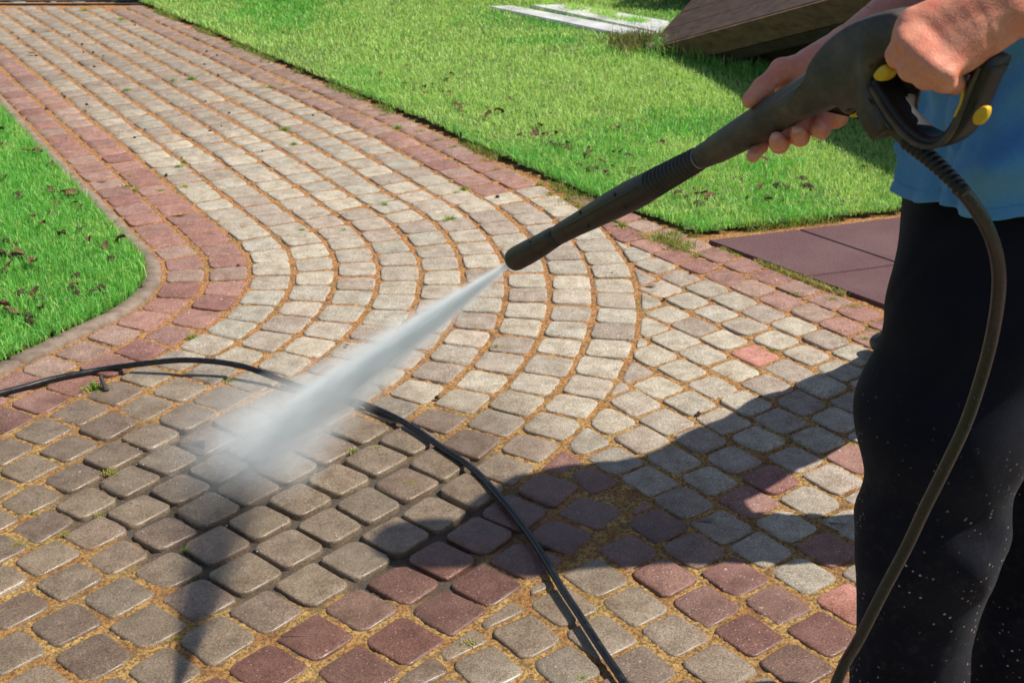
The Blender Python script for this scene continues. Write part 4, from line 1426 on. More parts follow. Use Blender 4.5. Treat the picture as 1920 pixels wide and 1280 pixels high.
sh_o = link('shirt', raw_mesh('shirt', V, Q.ravel(), np.full(len(Q), 4)), M['shirt'], PER)
md = sh_o.modifiers.new('cloth thickness', 'SOLIDIFY'); md.thickness = 0.0018; md.offset = 1
# doubled hem with its row of stitching
hemv = [sv[NPH * 1 + i] + np.array([0, 0, -0.0015]) for i in range(0, NPH, 2)]
for z_, rr_ in ((3, 0.0007),):
    pts = []
    for i in range(NPH + 1):
        p = sv[NPH * z_ + i % NPH]; c = np.array([0.612, 1.455])
        o_ = (p[:2] - c); o_ /= np.hypot(*o_)
        pts.append((p[0] + o_[0] * 0.0022, p[1] + o_[1] * 0.0022, p[2]))
    link('hem_stitching', tube_mesh('stitch', pts[::2], rr_, 6, 2), M['shirt'], PER)

def shoe(c, ang, parent, mat):
    f = np.array([math.cos(ang), math.sin(ang), 0]); l = np.array([-f[1], f[0], 0]); c = np.array(c)
    V, Q = surface([(0.02, [E(c + f * 0.12 + upz * 0.035, [f, l, upz], (0.085, 0.048, 0.036)), E(c + f * 0.0 + upz * 0.045, [f, l, upz], (0.08, 0.042, 0.045)), C(tuple(c + upz * 0.06), tuple(c + upz * 0.11), 0.043, 0.046)])], 0.006, 0.01)
    V[:, 2] = np.maximum(V[:, 2], c[2] + 0.002)
    link('shoe', raw_mesh('shoe', V, Q.ravel(), np.full(len(Q), 4)), mat, parent)
shoe((0.553, 1.46, 0.0), math.atan2(0.794, -0.607), PER, M['shoe'])
shoe((0.785, 1.64, 0.0), math.atan2(0.794, -0.45), PER, M['shoe'])

# ------------------------------------------------------------------ unseen figure added beside the frame to cast the big shadow on the drive
P2 = empty('person', (1.12, 2.3, 0.0))
tag(P2, 'added unseen figure in grey top and jeans casting the long shadow across the pavers', 'person')
ox = 1.06
f2 = np.array([-1.0, 0.1, 0]); f2 /= np.hypot(*f2[:2]); l2 = np.array([-f2[1], f2[0], 0])
H2 = np.array([ox, 2.115, 1.66])
def HQ(f, l, u): return tuple(H2 + f2 * f + l2 * l + upz * u)
sk2 = [
    (0.03, [C((ox, 2.20, 1.0), (ox, 2.20, 1.36), 0.12, 0.12), C((ox, 2.19, 1.42), (ox, 2.12, 1.58), 0.06, 0.055), C((ox, 2.07, 1.42), (ox, 2.29, 1.38), 0.055, 0.05),
            C((ox, 2.07, 1.41), (ox + 0.13, 2.09, 1.15), 0.05, 0.042), C((ox + 0.13, 2.09, 1.15), (ox - 0.02, 2.13, 1.02), 0.042, 0.03),
            C((ox, 2.33, 1.39), (ox + 0.06, 2.40, 1.14), 0.05, 0.042), C((ox + 0.06, 2.40, 1.14), (ox + 0.0, 2.40, 0.98), 0.042, 0.03),
            C((ox, 2.13, 0.9), (ox, 2.115, 0.1), 0.07, 0.04), C((ox, 2.34, 0.9), (ox + 0.02, 2.87, 0.1), 0.07, 0.04)]),
    (0.02, [E(H2, [f2, l2, upz], (0.098, 0.076, 0.115)), C(HQ(0.03, 0, -0.045), HQ(0.062, 0, -0.085), 0.055, 0.032)]),
    (0.006, [C(HQ(0.092, 0, 0.012), HQ(0.118, 0, -0.022), 0.008, 0.013)]),
]
for s_, (hx, hy, hz) in ((0, (ox - 0.02, 2.13, 1.02)), (1, (ox, 2.40, 0.98))):
    b_ = np.array([hx, hy, hz])
    sk2.append((0.008, [E(b_ + np.array([-0.02, 0, -0.04]), [f2, l2, upz], (0.022, 0.040, 0.05))]))
    for q_ in range(4):
        o_ = b_ + np.array([-0.025, -0.027 + 0.018 * q_, -0.075])
        sk2.append((0.003, [C(tuple(o_), tuple(o_ + np.array([0.0, 0, -0.035 - 0.006 * (q_ in (1, 2))])), 0.009, 0.008), C(tuple(o_ + np.array([0, 0, -0.036])), tuple(o_ + np.array([0.016, 0, -0.055])), 0.008, 0.007)]))
    sk2.append((0.003, [C(tuple(b_ + np.array([-0.02, -0.035, -0.02])), tuple(b_ + np.array([-0.035, -0.048, -0.06])), 0.011, 0.009)]))
V, Q = surface(sk2, 0.007, 0.008)
link('body', raw_mesh('body', V, Q.ravel(), np.full(len(Q), 4)), M['skin'], P2)
V, Q = surface([(0.02, [E(H2 + upz * 0.016 - f2 * 0.012, [f2, l2, upz], (0.104, 0.084, 0.112))])], 0.008, 0.01)
Q = Q[((V[Q].mean(1) - H2) @ f2 < 0.055)]
link('hair', raw_mesh('hair', V, Q.ravel(), np.full(len(Q), 4)), M['hair'], P2)
V, Q = surface([(0.04, [C((ox, 2.19, 1.10), (ox, 2.195, 1.34), 0.125, 0.150), C((ox, 2.08, 1.39), (ox, 2.27, 1.36), 0.072, 0.065), C((ox, 2.09, 1.40), (ox + 0.10, 2.10, 1.22), 0.062, 0.055),
                        C((ox, 2.32, 1.38), (ox + 0.05, 2.37, 1.22), 0.068, 0.06)])], 0.008, 0.02, lambda X: 0.005 * np.sin(X[..., 2] * 40 + X[..., 1] * 30))
link('top', raw_mesh('top', V, Q.ravel(), np.full(len(Q), 4)), M['grey_top'], P2)
V, Q = surface([(0.03, [C((ox, 2.20, 1.06), (ox, 2.215, 1.04), 0.13, 0.14), C((ox, 2.14, 1.02), (ox, 2.118, 0.10), 0.088, 0.082)]),
                (0.03, [C((ox, 2.31, 1.02), (ox + 0.01, 2.62, 0.55), 0.12, 0.115), C((ox + 0.01, 2.62, 0.55), (ox + 0.02, 2.89, 0.10), 0.115, 0.11)])], 0.008, 0.02,
               lambda X: 0.004 * np.sin(X[..., 2] * 50 + X[..., 1] * 30))
link('jeans', raw_mesh('jeans', V, Q.ravel(), np.full(len(Q), 4)), M['jeans'], P2)
shoe((ox, 2.115, 0.0), PI, P2, M['shoe']); shoe((ox + 0.02, 2.89, 0.0), PI - 0.3, P2, M['shoe'])
# ------------------------------------------------------------------ water jet
J0 = gun(960, 490); J1 = gp(440, 872, 0.0)
JD = (J1 - J0); JL = JD.length; JD.normalize()
def jet():
    t = NT('water_spray')
    t.t.nodes.remove(t.b)
    co = t.objco()
    sx = t.n('ShaderNodeSeparateXYZ', inp={'Vector': co})
    z = sx.outputs[2]
    R = t.math('MULTIPLY_ADD', z, 0.066, 0.0028)
    x_ = t.math('DIVIDE', sx.outputs[0], R); y_ = t.math('DIVIDE', sx.outputs[1], R)
    # streaks drawn out along the flow
    v = t.n('ShaderNodeCombineXYZ', inp={0: t.math('MULTIPLY', x_, 1.0), 1: t.math('MULTIPLY', y_, 1.0), 2: t.math('MULTIPLY', z, 2.6)})
    nz = t.noise(v.outputs[0], 2.6, 5, 0.66, 0.3)
    nb = t.noise(co, 16, 3, 0.6)
    r2 = t.math('ADD', t.math('MULTIPLY', x_, x_), t.math('MULTIPLY', y_, y_))
    g = t.math('EXPONENT', t.math('MULTIPLY', r2, -1.9))
    stre = t.n('ShaderNodeMapRange', inp={'Value': nz, 'From Min': 0.34, 'From Max': 0.66, 'To Min': 0.08, 'To Max': 1.9}).outputs[0]
    fade = t.n('ShaderNodeMapRange', inp={'Value': z, 'From Min': 0.12 * JL, 'From Max': 1.0 * JL, 'To Min': 1.0, 'To Max': 0.10}).outputs[0]
    d1 = t.math('MULTIPLY', t.math('MULTIPLY', t.math('DIVIDE', 2.9, R), g), t.math('MULTIPLY', stre, fade))
    # mist thrown up round the place it strikes
    dz = t.math('SUBTRACT', z, JL * 0.90)
    q = t.math('ADD', t.math('ADD', t.math('MULTIPLY', sx.outputs[0], sx.outputs[0]), t.math('MULTIPLY', sx.outputs[1], sx.outputs[1])), t.math('MULTIPLY', t.math('MULTIPLY', dz, dz), 0.22))
    m = t.math('MULTIPLY', t.math('EXPONENT', t.math('MULTIPLY', q, -75.0)), t.n('ShaderNodeMapRange', inp={'Value': nb, 'From Min': 0.32, 'From Max': 0.7, 'To Min': 0.15, 'To Max': 1.6}).outputs[0])
    dens = t.math('ADD', d1, t.math('MULTIPLY', m, 3.6))
    pv = t.n('ShaderNodeVolumePrincipled', inp={'Color': (0.962, 0.995, 1.0, 1), 'Density': dens, 'Anisotropy': 0.0})
    t.link(pv.outputs[0], t.out.inputs['Volume'])
    t.m.cycles.volume_step_rate = 0.25
    return t.m
rot = JD.to_track_quat('Z', 'Y')
bm = bmesh.new(); rings = []
secs = [(0.0, 0.0075), (0.06, 0.018), (0.2, 0.036), (0.4, 0.062), (0.6, 0.088), (0.8, 0.13), (0.93, 0.17), (1.06, 0.19), (1.16, 0.14)]
for f, r in secs:
    rings.append([bm.verts.new((r * math.cos(2 * PI * k / 32), r * math.sin(2 * PI * k / 32), f * JL)) for k in range(32)])
for a, b in zip(rings[:-1], rings[1:]):
    for k in range(32): bm.faces.new((a[k], a[(k + 1) % 32], b[(k + 1) % 32], b[k]))
bm.faces.new(rings[0][::-1]); bm.faces.new(rings[-1])
# nothing of the spray below the paving
inv = rot.inverted()
for v in bm.verts:
    w = J0 + rot @ v.co
    if w.z < 0.003: w.z = 0.003; v.co = inv @ (w - J0)
bmesh.ops.recalc_face_normals(bm, faces=bm.faces)
me = bpy.data.meshes.new('water_jet'); bm.to_mesh(me); bm.free()
jt = link('water_jet', me, None); me.materials.append(jet())
jt.location = J0; jt.rotation_mode = 'QUATERNION'; jt.rotation_quaternion = rot
tag(jt, 'white fan of high pressure water spraying from the lance onto the pavers', 'water jet')

# droplets thrown up where it lands
t = NT('water_droplet'); t.set(color=(0.85, 0.93, 0.95), rough=0.08, spec=0.8); t.b.inputs['Transmission Weight'].default_value = 0.5; t.b.inputs['IOR'].default_value = 1.33
base = bmesh.new(); bmesh.ops.create_icosphere(base, subdivisions=1, radius=1)
bv = np.array([v.co[:] for v in base.verts]); bf = np.array([[v.index for v in f.verts] for f in base.faces]); base.free()
n = 520
rr = np.random.default_rng(3)
c0 = np.array(gp(455, 860)[:2])
ang = rr.uniform(0, 2 * PI, n); rad = np.abs(rr.normal(0, 0.16, n))
P = np.column_stack([c0[0] + np.cos(ang) * rad, c0[1] + np.sin(ang) * rad * 0.9, 0.003 + np.abs(rr.normal(0, 0.022, n)) * np.exp(-rad * 3)])
S = rr.uniform(0.0005, 0.0015, n)
V = (bv[None] * S[:, None, None] * np.array([1, 1, 1.2]) + P[:, None]).reshape(-1, 3)
Fc = (bf[None] + (np.arange(n) * len(bv))[:, None, None]).reshape(-1, 3)
me = raw_mesh('spray_droplets', V, Fc.ravel(), np.full(len(Fc), 3))
tag(link('spray_droplets', me, t.m), 'tiny droplets bouncing where the jet strikes the wet pavers', 'droplets', kind='stuff')

# ------------------------------------------------------------------ leaves, clods, twigs
def leaf_mesh(seed, L=0.03):
    r = random.Random(seed)
    bm = bmesh.new(); rows = []
    n = 7
    c1, c2 = r.uniform(-0.8, 1.2), r.uniform(0.2, 1.5)
    for i in range(n + 1):
        t = i / n
        w = math.sin(PI * min(0.97, 0.06 + 0.9 * t)) ** 0.8 * L * r.uniform(0.28, 0.45)
        row = []
        for j in range(5):
            s = (j - 2) / 2
            x = (t - 0.5) * L; y = s * w
            z = 0.25 * L * (abs(s) ** 1.5) * c2 * 0.5 + L * 0.20 * math.sin(t * PI * c1) + r.gauss(0, L * 0.03)
            row.append(bm.verts.new((x, y * math.cos(abs(s) * 0.6), z)))
        rows.append(row)
    for a, b in zip(rows[:-1], rows[1:]):
        for j in range(4): bm.faces.new((a[j], a[j + 1], b[j + 1], b[j]))
    me = bpy.data.meshes.new('dead_leaf'); bm.to_mesh(me); bm.free()
    me.materials.append(M['leaf'])
    return me
def clod_mesh(seed, R=0.014):
    r = random.Random(seed)
    bm = bmesh.new(); bmesh.ops.create_icosphere(bm, subdivisions=3, radius=R)
    o = [r.uniform(0, 50) for _ in range(3)]
    from mathutils import noise
    for v in bm.verts:
        p = v.co / R
        k = 1 + 0.45 * noise.noise(p * 1.3 + Vector(o)) + 0.28 * noise.noise(p * 3.5 + Vector(o)) + 0.12 * noise.noise(p * 8 + Vector(o))
        v.co = v.co * k; v.co.z *= 0.6
    me = bpy.data.meshes.new('soil_clod'); bm.to_mesh(me); bm.free()
    me.materials.append(M['soil'])
    return me
LM = [leaf_mesh(i, 0.036) for i in range(6)]
CM = [clod_mesh(i) for i in range(6)]
for m_ in LM + CM: m_.polygons.foreach_set('use_smooth', [True] * len(m_.polygons))
def zone(px, py):
    if py < 200 and px > 600: return 'in the far middle of it'
    if px > 1380: return 'below the hand under the barrel'
    if px > 1170: return 'behind the lance'
    if px > 980: return 'just left of the lance'
    if px > 600: return 'near the drive edge'
    if px > 160 and py > 440: return 'by the kerb bend'
    if py > 440: return 'above the black hose'
    if py > 330: return 'halfway along the kerb'
    return 'near its far tip'
def put(kind, px, py, sc, zoff, label, group, cat, h=0.0):
    if 'lawn' in label: label = label + ', ' + zone(px, py)
    me = random.choice(LM if kind == 'dead_leaf' else CM)
    o = bpy.data.objects.new(kind, me); COL.objects.link(o)
    p = gp(px, py, h)
    o.location = (p.x, p.y, p.z + zoff)
    o.rotation_euler = (random.uniform(-0.5, 0.5), random.uniform(-0.5, 0.5), random.uniform(0, 6.28))
    o.scale = (sc, sc * random.uniform(0.8, 1.2), sc * random.uniform(0.9, 1.3))
    tag(o, label, cat, group)
LR = 'dead brown leaf scrap lying in the right hand lawn'; LL = 'dead brown leaf scrap lying in the left hand lawn'
CR = 'dark crumbling soil clod in the lawn on the right'; CL = 'dark crumbling soil clod in the lawn on the left'
for (x, y, s) in [(838, 160, 0.9), (842, 188, 1.0), (830, 188, .7), (852, 208, .8), (860, 216, .9), (935, 225, 1.2), (915, 230, .9), (930, 216, .7), (1003, 265, 1.3), (1240, 282, 1.2), (1147, 253, .8), (1158, 256, .8), (1300, 346, 1.1), (1313, 376, 1.2),
                  (1425, 368, 1.0), (1437, 316, 1.1), (1536, 268, .8), (715, 152, .7), (795, 178, .9), (1010, 250, 1.0), (1185, 330, .7), (1330, 380, 1.1), (1440, 388, 1.0), (1620, 325, .9), (1107, 300, .8), (775, 180, .6), (1400, 385, .8), (1270, 380, .7), (1060, 292, .8), (1250, 345, .7), (1085, 322, .8)]:
    put('dead_leaf', x, y, s * 1.05, 0.030, LR, 'dead leaves in the right lawn', 'leaf')
for (x, y, s) in [(975, 262, 1.0), (1022, 262, 1.0), (1030, 279, 1.0), (1042, 284, 1.1), (1052, 282, .9), (1065, 287, 1.0), (1098, 303, 1.1), (1106, 330, 1.3), (1118, 326, .9), (1135, 335, 1.2), (1177, 302, 1.1), (1205, 275, .8), (1295, 363, 1.0), (1308, 392, 1.1), (1380, 346, 1.1),
                  (1460, 358, 1.5), (1472, 362, 1.0), (1502, 347, 1.4), (1513, 360, 1.4), (1437, 380, .9), (1468, 386, .8), (1538, 277, .9), (1287, 380, .9), (870, 204, .8), (1070, 290, .9)]:
    put('soil_clod', x, y, s, 0.018, CR, 'soil clods in the right lawn', 'soil clod')
for (x, y, s) in [(140, 377, 1.8), (125, 374, 1.1), (97, 322, 1.2), (72, 302, 1.0), (5, 255, 1.2), (12, 350, 1.0), (98, 372, .9), (40, 385, 1.0), (40, 490, 1.3), (60, 515, 1.4), (18, 512, 1.2), (30, 603, 1.7), (8, 600, 1.2), (66, 566, 1.1), (200, 480, 1.0), (120, 460, .9), (170, 470, .8), (230, 470, 1.0), (10, 490, 1.4), (50, 300, .8), (85, 440, .9), (150, 405, .9)]:
    put('dead_leaf', x, y, s * 1.0, 0.032, LL, 'dead leaves in the left lawn', 'leaf')
for (x, y, s) in [(8, 280, 1.0), (65, 306, .9), (100, 320, .9), (35, 375, 1.1), (97, 412, .9), (5, 488, 1.4), (22, 492, 1.2), (45, 492, 1.0), (40, 562, 1.1), (190, 552, 1.2), (178, 560, .9), (140, 552, .8), (200, 565, .8), (75, 572, .9), (12, 520, 1.0)]:
    put('soil_clod', x, y, s * 0.95, 0.018, CL, 'soil clods in the left lawn', 'soil clod')
for (x, y, s) in [(177, 126, .7), (175, 99, .6), (157, 99, .5), (154, 84, .7), (68, 106, .8), (35, 73, .6), (163, 197, .7), (394, 247, .7), (430, 213, .5), (388, 97, .5), (407, 105, .6), (490, 116, .4), (933, 370, .7), (1001, 383, .3), (1295, 513, .6), (1245, 562, .6), (1310, 777, .6), (820, 747, .7), (447, 500, .6), (63, 60, .5), (22, 62, .5), (130, 68, .5), (253, 48, .5), (587, 217, .5), (272, 244, .4), (330, 30, .5), (1147, 513, .3)]:
    put('soil_clod', x, y, s * 0.62, 0.003, 'small dark crumb of soil lying on the paved drive', 'soil crumbs on the paved drive', 'soil crumb')
for (x, y, s) in [(60, 104, 1.1), (640, 405, .7), (1425, 750, .5), (1100, 398, .8), (650, 650, .5)]:
    put('dead_leaf', x, y, s * 0.7, 0.006, 'small curled dead leaf lying on the paved drive', 'dead leaves on the paved drive', 'leaf')

rl_ = random.Random(91)
for k in range(34):
    u = rl_.random()
    x, y = 640 + 560 * u + rl_.gauss(0, 30), 130 + 215 * u - abs(rl_.gauss(0, 32)) + 4
    if x < 1180 and in_right_lawn(np.array(gp(x, y)[0]), np.array(gp(x, y)[1])):
        put('dead_leaf', x, y, rl_.uniform(0.35, 0.7), 0.028, LR, 'dead leaves in the right lawn', 'leaf')
for k in range(30):
    x, y = rl_.uniform(5, 560), rl_.uniform(18, 330)
    if gp(x, y)[0] < right_edge(gp(x, y)[1]) and left_side(KERB_IN, np.array([gp(x, y)[0]]), np.array([gp(x, y)[1]]))[0] < -0.1:
        put('soil_clod', x, y, rl_.uniform(0.18, 0.42), 0.002, 'small dark crumb of soil lying on the paved drive', 'soil crumbs on the paved drive', 'soil crumb')
for k in range(22):
    x, y = rl_.uniform(5, 230), rl_.uniform(260, 640)
    g_ = gp(x, y)
    if left_side(KERB_IN, np.array([g_[0]]), np.array([g_[1]]))[0] > 0.05:
        put('soil_clod' if k % 2 else 'dead_leaf', x, y, rl_.uniform(0.5, 1.0), 0.026, CL if k % 2 else LL, 'soil clods in the left lawn' if k % 2 else 'dead leaves in the left lawn', 'soil clod' if k % 2 else 'leaf')

# short stick standing up under the hose
tw = tube_mesh('stick', [gp(200, 733, 0.001), gp(196, 722, 0.010), gp(191, 712, 0.018), gp(189, 704, 0.024)], [0.0068, 0.0058, 0.0050, 0.0046], 10, 5)
tag(link('stick', tw, M['stick']), 'stubby dark stick poking up beneath the black hose', 'stick')

# grass tufts growing from the joints, one object each
def tuft_mesh(seed, n=60, R=0.014, Hh=0.022, straw=0.3):
    r = np.random.default_rng(seed)
    a = r.uniform(0, 2 * PI, n); q = np.abs(r.normal(0, R * 0.55, n))
    X, Y = np.cos(a) * q, np.sin(a) * q * 0.6
    H = r.uniform(0.4, 1.0, n) * Hh
    c = np.where((r.random(n) < straw)[:, None], np.array([0.50, 0.45, 0.12]), np.array([0.20, 0.42, 0.05])) * r.uniform(0.7, 1.15, n)[:, None]
    me = blades('tuft', X, Y, np.full(n, -0.004), H, np.full(n, 0.0019), c, 0.9, seed=seed + 50)
    me.materials.append(M['weed'])
    return me
TG = [tuft_mesh(i, 55, 0.016, 0.018, 0.25) for i in range(4)]; TY = [tuft_mesh(i + 9, 60, 0.020, 0.013, 0.8) for i in range(4)]
green = [(335, 313, .9), (238, 171, 1.1), (360, 148, 1.2), (325, 152, 1), (535, 243, 1.2), (842, 412, 1.1), (722, 385, .9), (567, 432, .7), (645, 432, .6), (362, 632, .8), (176, 727, 1.3), (228, 37, 1.2), (1100, 366, .9), (870, 355, .9), (745, 240, 1.1), (345, 303, .7), (118, 358, .0),
         (158, 20, 1.2), (1265, 440, 1.3), (1238, 447, 1.1), (345, 1030, .35), (505, 165, .8), (1163, 423, 1.0), (550, 270, .7)]
straw_ = [(345, 350, 1.1), (235, 350, 1.3), (250, 356, 1.1), (300, 357, .8), (430, 712, .9), (205, 884, 1.0), (928, 650, .7), (1255, 455, 1.6), (1285, 463, 1.4), (1060, 372, 1.3), (1010, 345, 1.2), (960, 325, 1.2), (672, 148, .8), (565, 170, .9), (530, 160, .9), (700, 200, 1.0), (640, 172, .9),
          (1490, 550, 1.0), (1470, 512, 1.2), (1540, 535, 1.0), (1620, 635, .8), (1355, 468, 1.3), (690, 1075, .0), (880, 1205, .8), (790, 245, 1.0), (1120, 392, 1.0), (240, 330, .9), (1450, 655, .6), (660, 845, .7), (705, 840, .7), (820, 262, .9), (850, 275, 1.0), (905, 300, 1.0), (780, 248, .9), (720, 215, .8), (500, 118, .8), (470, 100, .7), (930, 318, 1.1), (985, 340, 1.0), (1030, 362, 1.0), (1085, 385, 1.0), (1145, 415, 1.0), (1200, 440, 1.2), (1225, 452, 1.3), (1305, 478, 1.1), (1380, 478, .9), (1430, 498, .9), (1560, 560, .9), (1600, 575, .9), (855, 360, .6), (600, 470, .5), (760, 600, .4), (185, 965, .5), (120, 1000, .6), (60, 960, .5), (330, 1195, .4), (1090, 1270, .5), (30, 1020, .6), (770, 905, .7), (1345, 590, .5)]
for lst, ms, lab, grp in ((green, TG, 'green grass tuft in a paver joint', 'green tufts in the paver joints'),
                          (straw_, TY, 'yellowing grass tuft in a paver joint', 'yellowing tufts in the paver joints')):
    for (x, y, s) in lst:
        if s <= 0: continue
        o = bpy.data.objects.new('grass_tuft', random.choice(ms)); COL.objects.link(o)
        s *= 1.3; o.location = gp(x, y); o.scale = (s, s, s * random.uniform(0.8, 1.1)); o.rotation_euler = (0, 0, random.uniform(-0.5, 0.5))
        tz = 'far up the drive' if y < 190 else 'along the red border by the right lawn' if (x > 600 and y < 480 and x < 1240) else 'by the rubber tiles' if x > 1200 and y < 700 else 'near the left kerb' if x < 400 and y < 660 else 'near the black hose' if y > 660 and y < 900 else 'in the near paving at the bottom' if y >= 900 else 'in the middle of the bend'
        tag(o, lab + ' ' + tz, 'grass tuft', grp)

# ------------------------------------------------------------------ timber structure at the top right
def board(name, p0, p1, w, tdir, wd, mat, parent, bevel=0.004):
    """box from p0 to p1; w: width along wd, thickness vector tdir"""
    p0, p1 = Vector(p0), Vector(p1)
    a = p1 - p0; wdv = Vector(wd).normalized() * w; td = Vector(tdir)
    bm = bmesh.new()
    vs = [bm.verts.new(q) for q in (p0, p1, p1 + wdv, p0 + wdv, p0 + td, p1 + td, p1 + wdv + td, p0 + wdv + td)]
    for f in ((0, 1, 2, 3), (7, 6, 5, 4), (0, 4, 5, 1), (1, 5, 6, 2), (2, 6, 7, 3), (3, 7, 4, 0)):
        bm.faces.new([vs[i] for i in f])
    bmesh.ops.recalc_face_normals(bm, faces=bm.faces)
    bmesh.ops.bevel(bm, geom=list(bm.edges), offset=bevel, segments=2, affect='EDGES', profile=0.6)
    me = bpy.data.meshes.new(name); bm.to_mesh(me); bm.free()
    return link(name, me, mat, parent, smooth=False)
A0 = Vector((0.66, 6.28, 0.03)); A1 = Vector((2.30, 3.72, 1.13)); BK = Vector((0.42, 1.15, 0.10))
DK = empty('timber_ramp', (1.6, 5.6, 0.0))
tag(DK, 'dark brown timber ramp slanting up from the lawn at the top right', 'timber ramp')
sl = (A1 - A0).normalized(); bk = BK.normalized(); nrm = sl.cross(bk).normalized()
if nrm.z < 0: nrm = -nrm
nb = 4; wv = BK.length / nb
for k in range(nb):
    s0 = A0 + BK * (k / nb) - sl * random.uniform(0, 0.03)
    board('deck_board', s0, s0 + (A1 - A0) * 1.02, wv - 0.004, -nrm * 0.028, bk, M['wood_top'], DK)
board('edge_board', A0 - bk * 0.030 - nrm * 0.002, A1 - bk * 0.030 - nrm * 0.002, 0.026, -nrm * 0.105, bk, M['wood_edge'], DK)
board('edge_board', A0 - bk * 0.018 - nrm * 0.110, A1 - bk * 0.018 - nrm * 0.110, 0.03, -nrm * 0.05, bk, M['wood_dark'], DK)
for k in range(6):
    off = nrm * -(0.17 + 0.12 * k) + bk * (0.10 + 0.02 * k)
    a_ = A0 + sl * (0.25 + 0.30 * k) + off
    b_ = A1 + off
    if (b_ - a_).dot(sl) > 0.2:
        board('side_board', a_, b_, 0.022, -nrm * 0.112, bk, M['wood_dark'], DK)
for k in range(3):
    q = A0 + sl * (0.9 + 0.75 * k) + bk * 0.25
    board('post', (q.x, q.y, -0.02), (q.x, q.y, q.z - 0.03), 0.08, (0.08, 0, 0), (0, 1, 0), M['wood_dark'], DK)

# stones and dry grass at the foot of the ramp
rk = clod_mesh(33, 0.05); rk.materials.clear(); rk.materials.append(M['kerb']); rk.polygons.foreach_set('use_smooth', [True] * len(rk.polygons))
for i, (px, py, s) in enumerate(((1222, 92, 0.8), (1240, 84, 1.0))):
    o = bpy.data.objects.new('rock', rk); COL.objects.link(o); o.location = gp(px, py, 0.02); o.scale = (s, s, s * 1.2); o.rotation_euler = (0.2, 0.3, i * 2.0)
    tag(o, ('smaller grey rock in dry grass in front of the ramp foot', 'larger grey rock touching the foot of the timber ramp')[i], 'rock')
n = 1600
X = rr.normal(0.62, 0.07, n); Y = rr.normal(6.38, 0.09, n)
H = rr.uniform(0.03, 0.10, n)
c = np.where((rr.random(n) < 0.55)[:, None], np.array([0.32, 0.25, 0.11]), np.array([0.10, 0.20, 0.03])) * rr.uniform(0.6, 1.1, n)[:, None]
me = blades('dry_grass', X, Y, np.full(n, 0.005), H, np.full(n, 0.004), c, 0.7, seed=70)
tag(link('dry_grass', me, M['weed'], smooth=False), 'long dry grass round the foot of the timber ramp', 'grass', kind='stuff')

n = 2600
U = rr.random(n)
X = 0.70 + 0.75 * U + rr.normal(0, 0.05, n); Y = 6.22 - 0.98 * U + rr.normal(0.05, 0.07, n)
me = blades('ramp_grass', X, Y, np.full(n, 0.0), rr.uniform(0.04, 0.12, n), np.full(n, 0.0035), grass_tint(X, Y, rr, 'left') * 0.8, 0.55, seed=72)
tag(link('ramp_grass', me, M['blade'], smooth=False), 'long uncut grass under the edge of the timber ramp', 'grass', kind='stuff')

# pale slabs let into the lawn at the top
def slab(pts, label, z=0.030):
    bm = bmesh.new()
    P = [gp(x, y, z) for x, y in pts]
    top = [bm.verts.new(p) for p in P]; bot = [bm.verts.new(p - Vector((0, 0, 0.06))) for p in P]
    bm.faces.new(top); bm.faces.new(bot[::-1])
    for i in range(4): bm.faces.new((top[i], bot[i], bot[(i + 1) % 4], top[(i + 1) % 4]))
    bmesh.ops.recalc_face_normals(bm, faces=bm.faces)
    bmesh.ops.bevel(bm, geom=list(bm.edges), offset=0.006, segments=2, affect='EDGES')
    me = bpy.data.meshes.new('concrete_slab'); bm.to_mesh(me); bm.free()
    tag(link('concrete_slab', me, M['slab'], smooth=False), label, 'slab')
slab([(915, 12), (958, 10), (1226, 60), (1208, 73)], 'long narrow pale slab nearest the drive, flush in the lawn', 0.036)
slab([(992, 9), (1075, 8), (1256, 40), (1232, 60)], 'wider pale slab farther back in the lawn by the ramp', 0.036)

# grass growing between and over the slabs
n = 5200
U = rr.random(n); Wd_ = rr.random(n)
g0, g1, g2, g3 = [np.array(gp(*p)[:2]) for p in ((985, 10), (1235, 60), (1225, 58), (960, 10))]
X = g0[0] * (1 - U) + g1[0] * U + rr.normal(0, 0.035, n); Y = g0[1] * (1 - U) + g1[1] * U + rr.normal(0, 0.035, n)
k = vnoise(X, Y, 8, 77) > 0.36
X, Y = X[k], Y[k]
me = blades('slab_grass', X, Y, np.full(len(X), 0.0), rr.uniform(0.03, 0.075, len(X)), np.full(len(X), 0.005), grass_tint(X, Y, rr, 'right'), 0.6, seed=71)
tag(link('slab_grass', me, M['blade'], smooth=False), 'tufty grass growing between the two pale slabs', 'grass', kind='stuff')

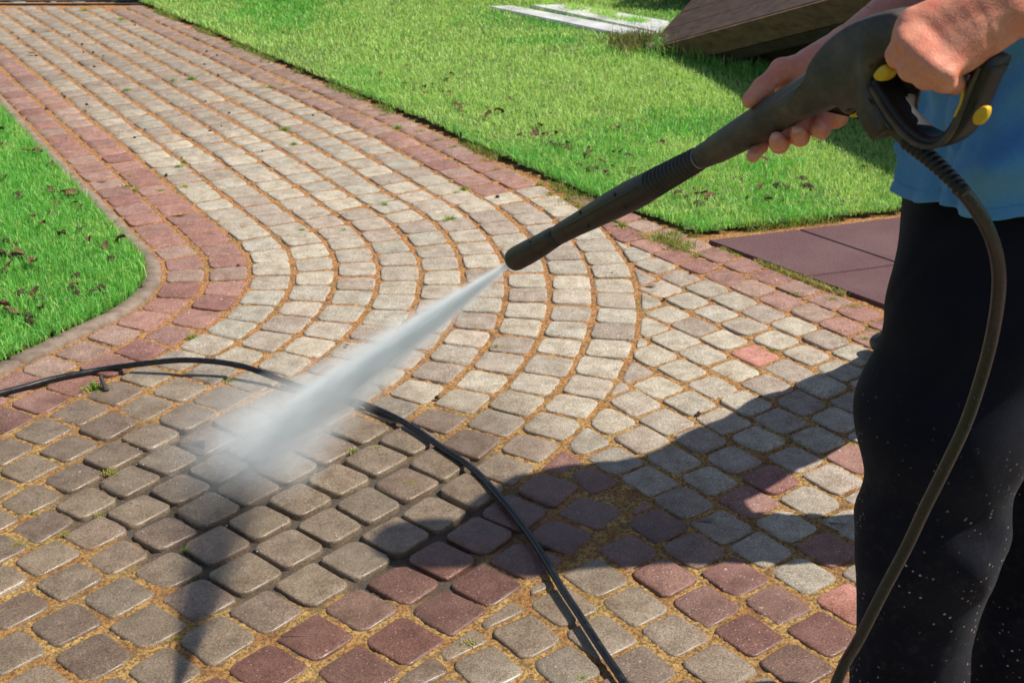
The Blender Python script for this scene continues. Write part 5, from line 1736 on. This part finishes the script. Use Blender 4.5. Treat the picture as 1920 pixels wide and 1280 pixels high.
# dark grooved strip that crosses the drive at the very top, and the low hedge behind the lawn
bm = bmesh.new()
a, b = gp(-90, 9.5), gp(272, 9.5)
dv = (b - a).normalized(); nv = Vector((-dv.y, dv.x, 0))
me = None
DR_ = empty('dark_cross_strip', tuple((a + b) / 2))
tag(DR_, 'dark grooved strip crossing the far end of the drive', 'drain channel')
board('frame', a + Vector((0, 0, 0.006)), b + Vector((0, 0, 0.006)), 0.016, (0, 0, -0.05), nv, M['dark_grey'], DR_, 0.002)
board('frame', a + nv * 0.10 + Vector((0, 0, 0.006)), b + nv * 0.10 + Vector((0, 0, 0.006)), 0.016, (0, 0, -0.05), nv, M['dark_grey'], DR_, 0.002)
board('trough', a + nv * 0.017 + Vector((0, 0, -0.012)), b + nv * 0.017 + Vector((0, 0, -0.012)), 0.082, (0, 0, -0.03), nv, M['dark_grey'], DR_, 0.002)
bm.free()

def hedge(name, x0, x1, y0, y1, h, n, label, seed):
    r = np.random.default_rng(seed)
    # leaves on a lumpy shell and through the volume
    X = r.uniform(x0, x1, n); Z = r.uniform(0.02, h, n)
    Y = y0 + (y1 - y0) * r.beta(0.8, 1.6, n) + 0.10 * (vnoise(X, Z, 3, seed) - 0.5)
    s = r.uniform(0.02, 0.045, n)
    a = r.normal(0, 1, (n, 3)); a /= np.linalg.norm(a, axis=1)[:, None]
    b = np.cross(a, r.normal(0, 1, (n, 3))); b /= np.linalg.norm(b, axis=1)[:, None]
    c = np.column_stack([X, Y, Z])
    V = np.stack([c - a * s[:, None], c + b * s[:, None] * 0.45, c + a * s[:, None], c - b * s[:, None] * 0.45], 1)
    col = np.array([0.035, 0.085, 0.018]) * r.uniform(0.6, 1.6, n)[:, None]
    f = np.arange(n * 4)
    me = raw_mesh(name, V.reshape(-1, 3), f, np.full(n, 4), {'tint': np.repeat(col, 4, axis=0)})
    o = empty(name, ((x0 + x1) / 2, (y0 + y1) / 2, 0))
    link('foliage', me, M['blade'], o, smooth=False)
    bm = bmesh.new()
    k = 0
    x = x0 + 0.2
    while x < x1:
        bmesh.ops.create_cone(bm, cap_ends=True, segments=7, radius1=0.018, radius2=0.008, depth=h * 0.8, matrix=Matrix.Translation((x, (y0 + y1) / 2 + random.uniform(-.1, .1), h * 0.4)))
        x += 0.35
    me = bpy.data.meshes.new('stems'); bm.to_mesh(me); bm.free()
    link('stems', me, M['stick'], o)
    tag(o, label, 'hedge')
hedge('hedge', -2.0, 0.95, 7.60, 8.2, 0.7, 16000, 'dark green hedge along the far lawn edge beyond the drive', 81)
hedge('hedge', 1.0, 3.8, 7.25, 7.9, 0.7, 16000, 'dark green hedge behind the pale slabs and timber ramp', 82)
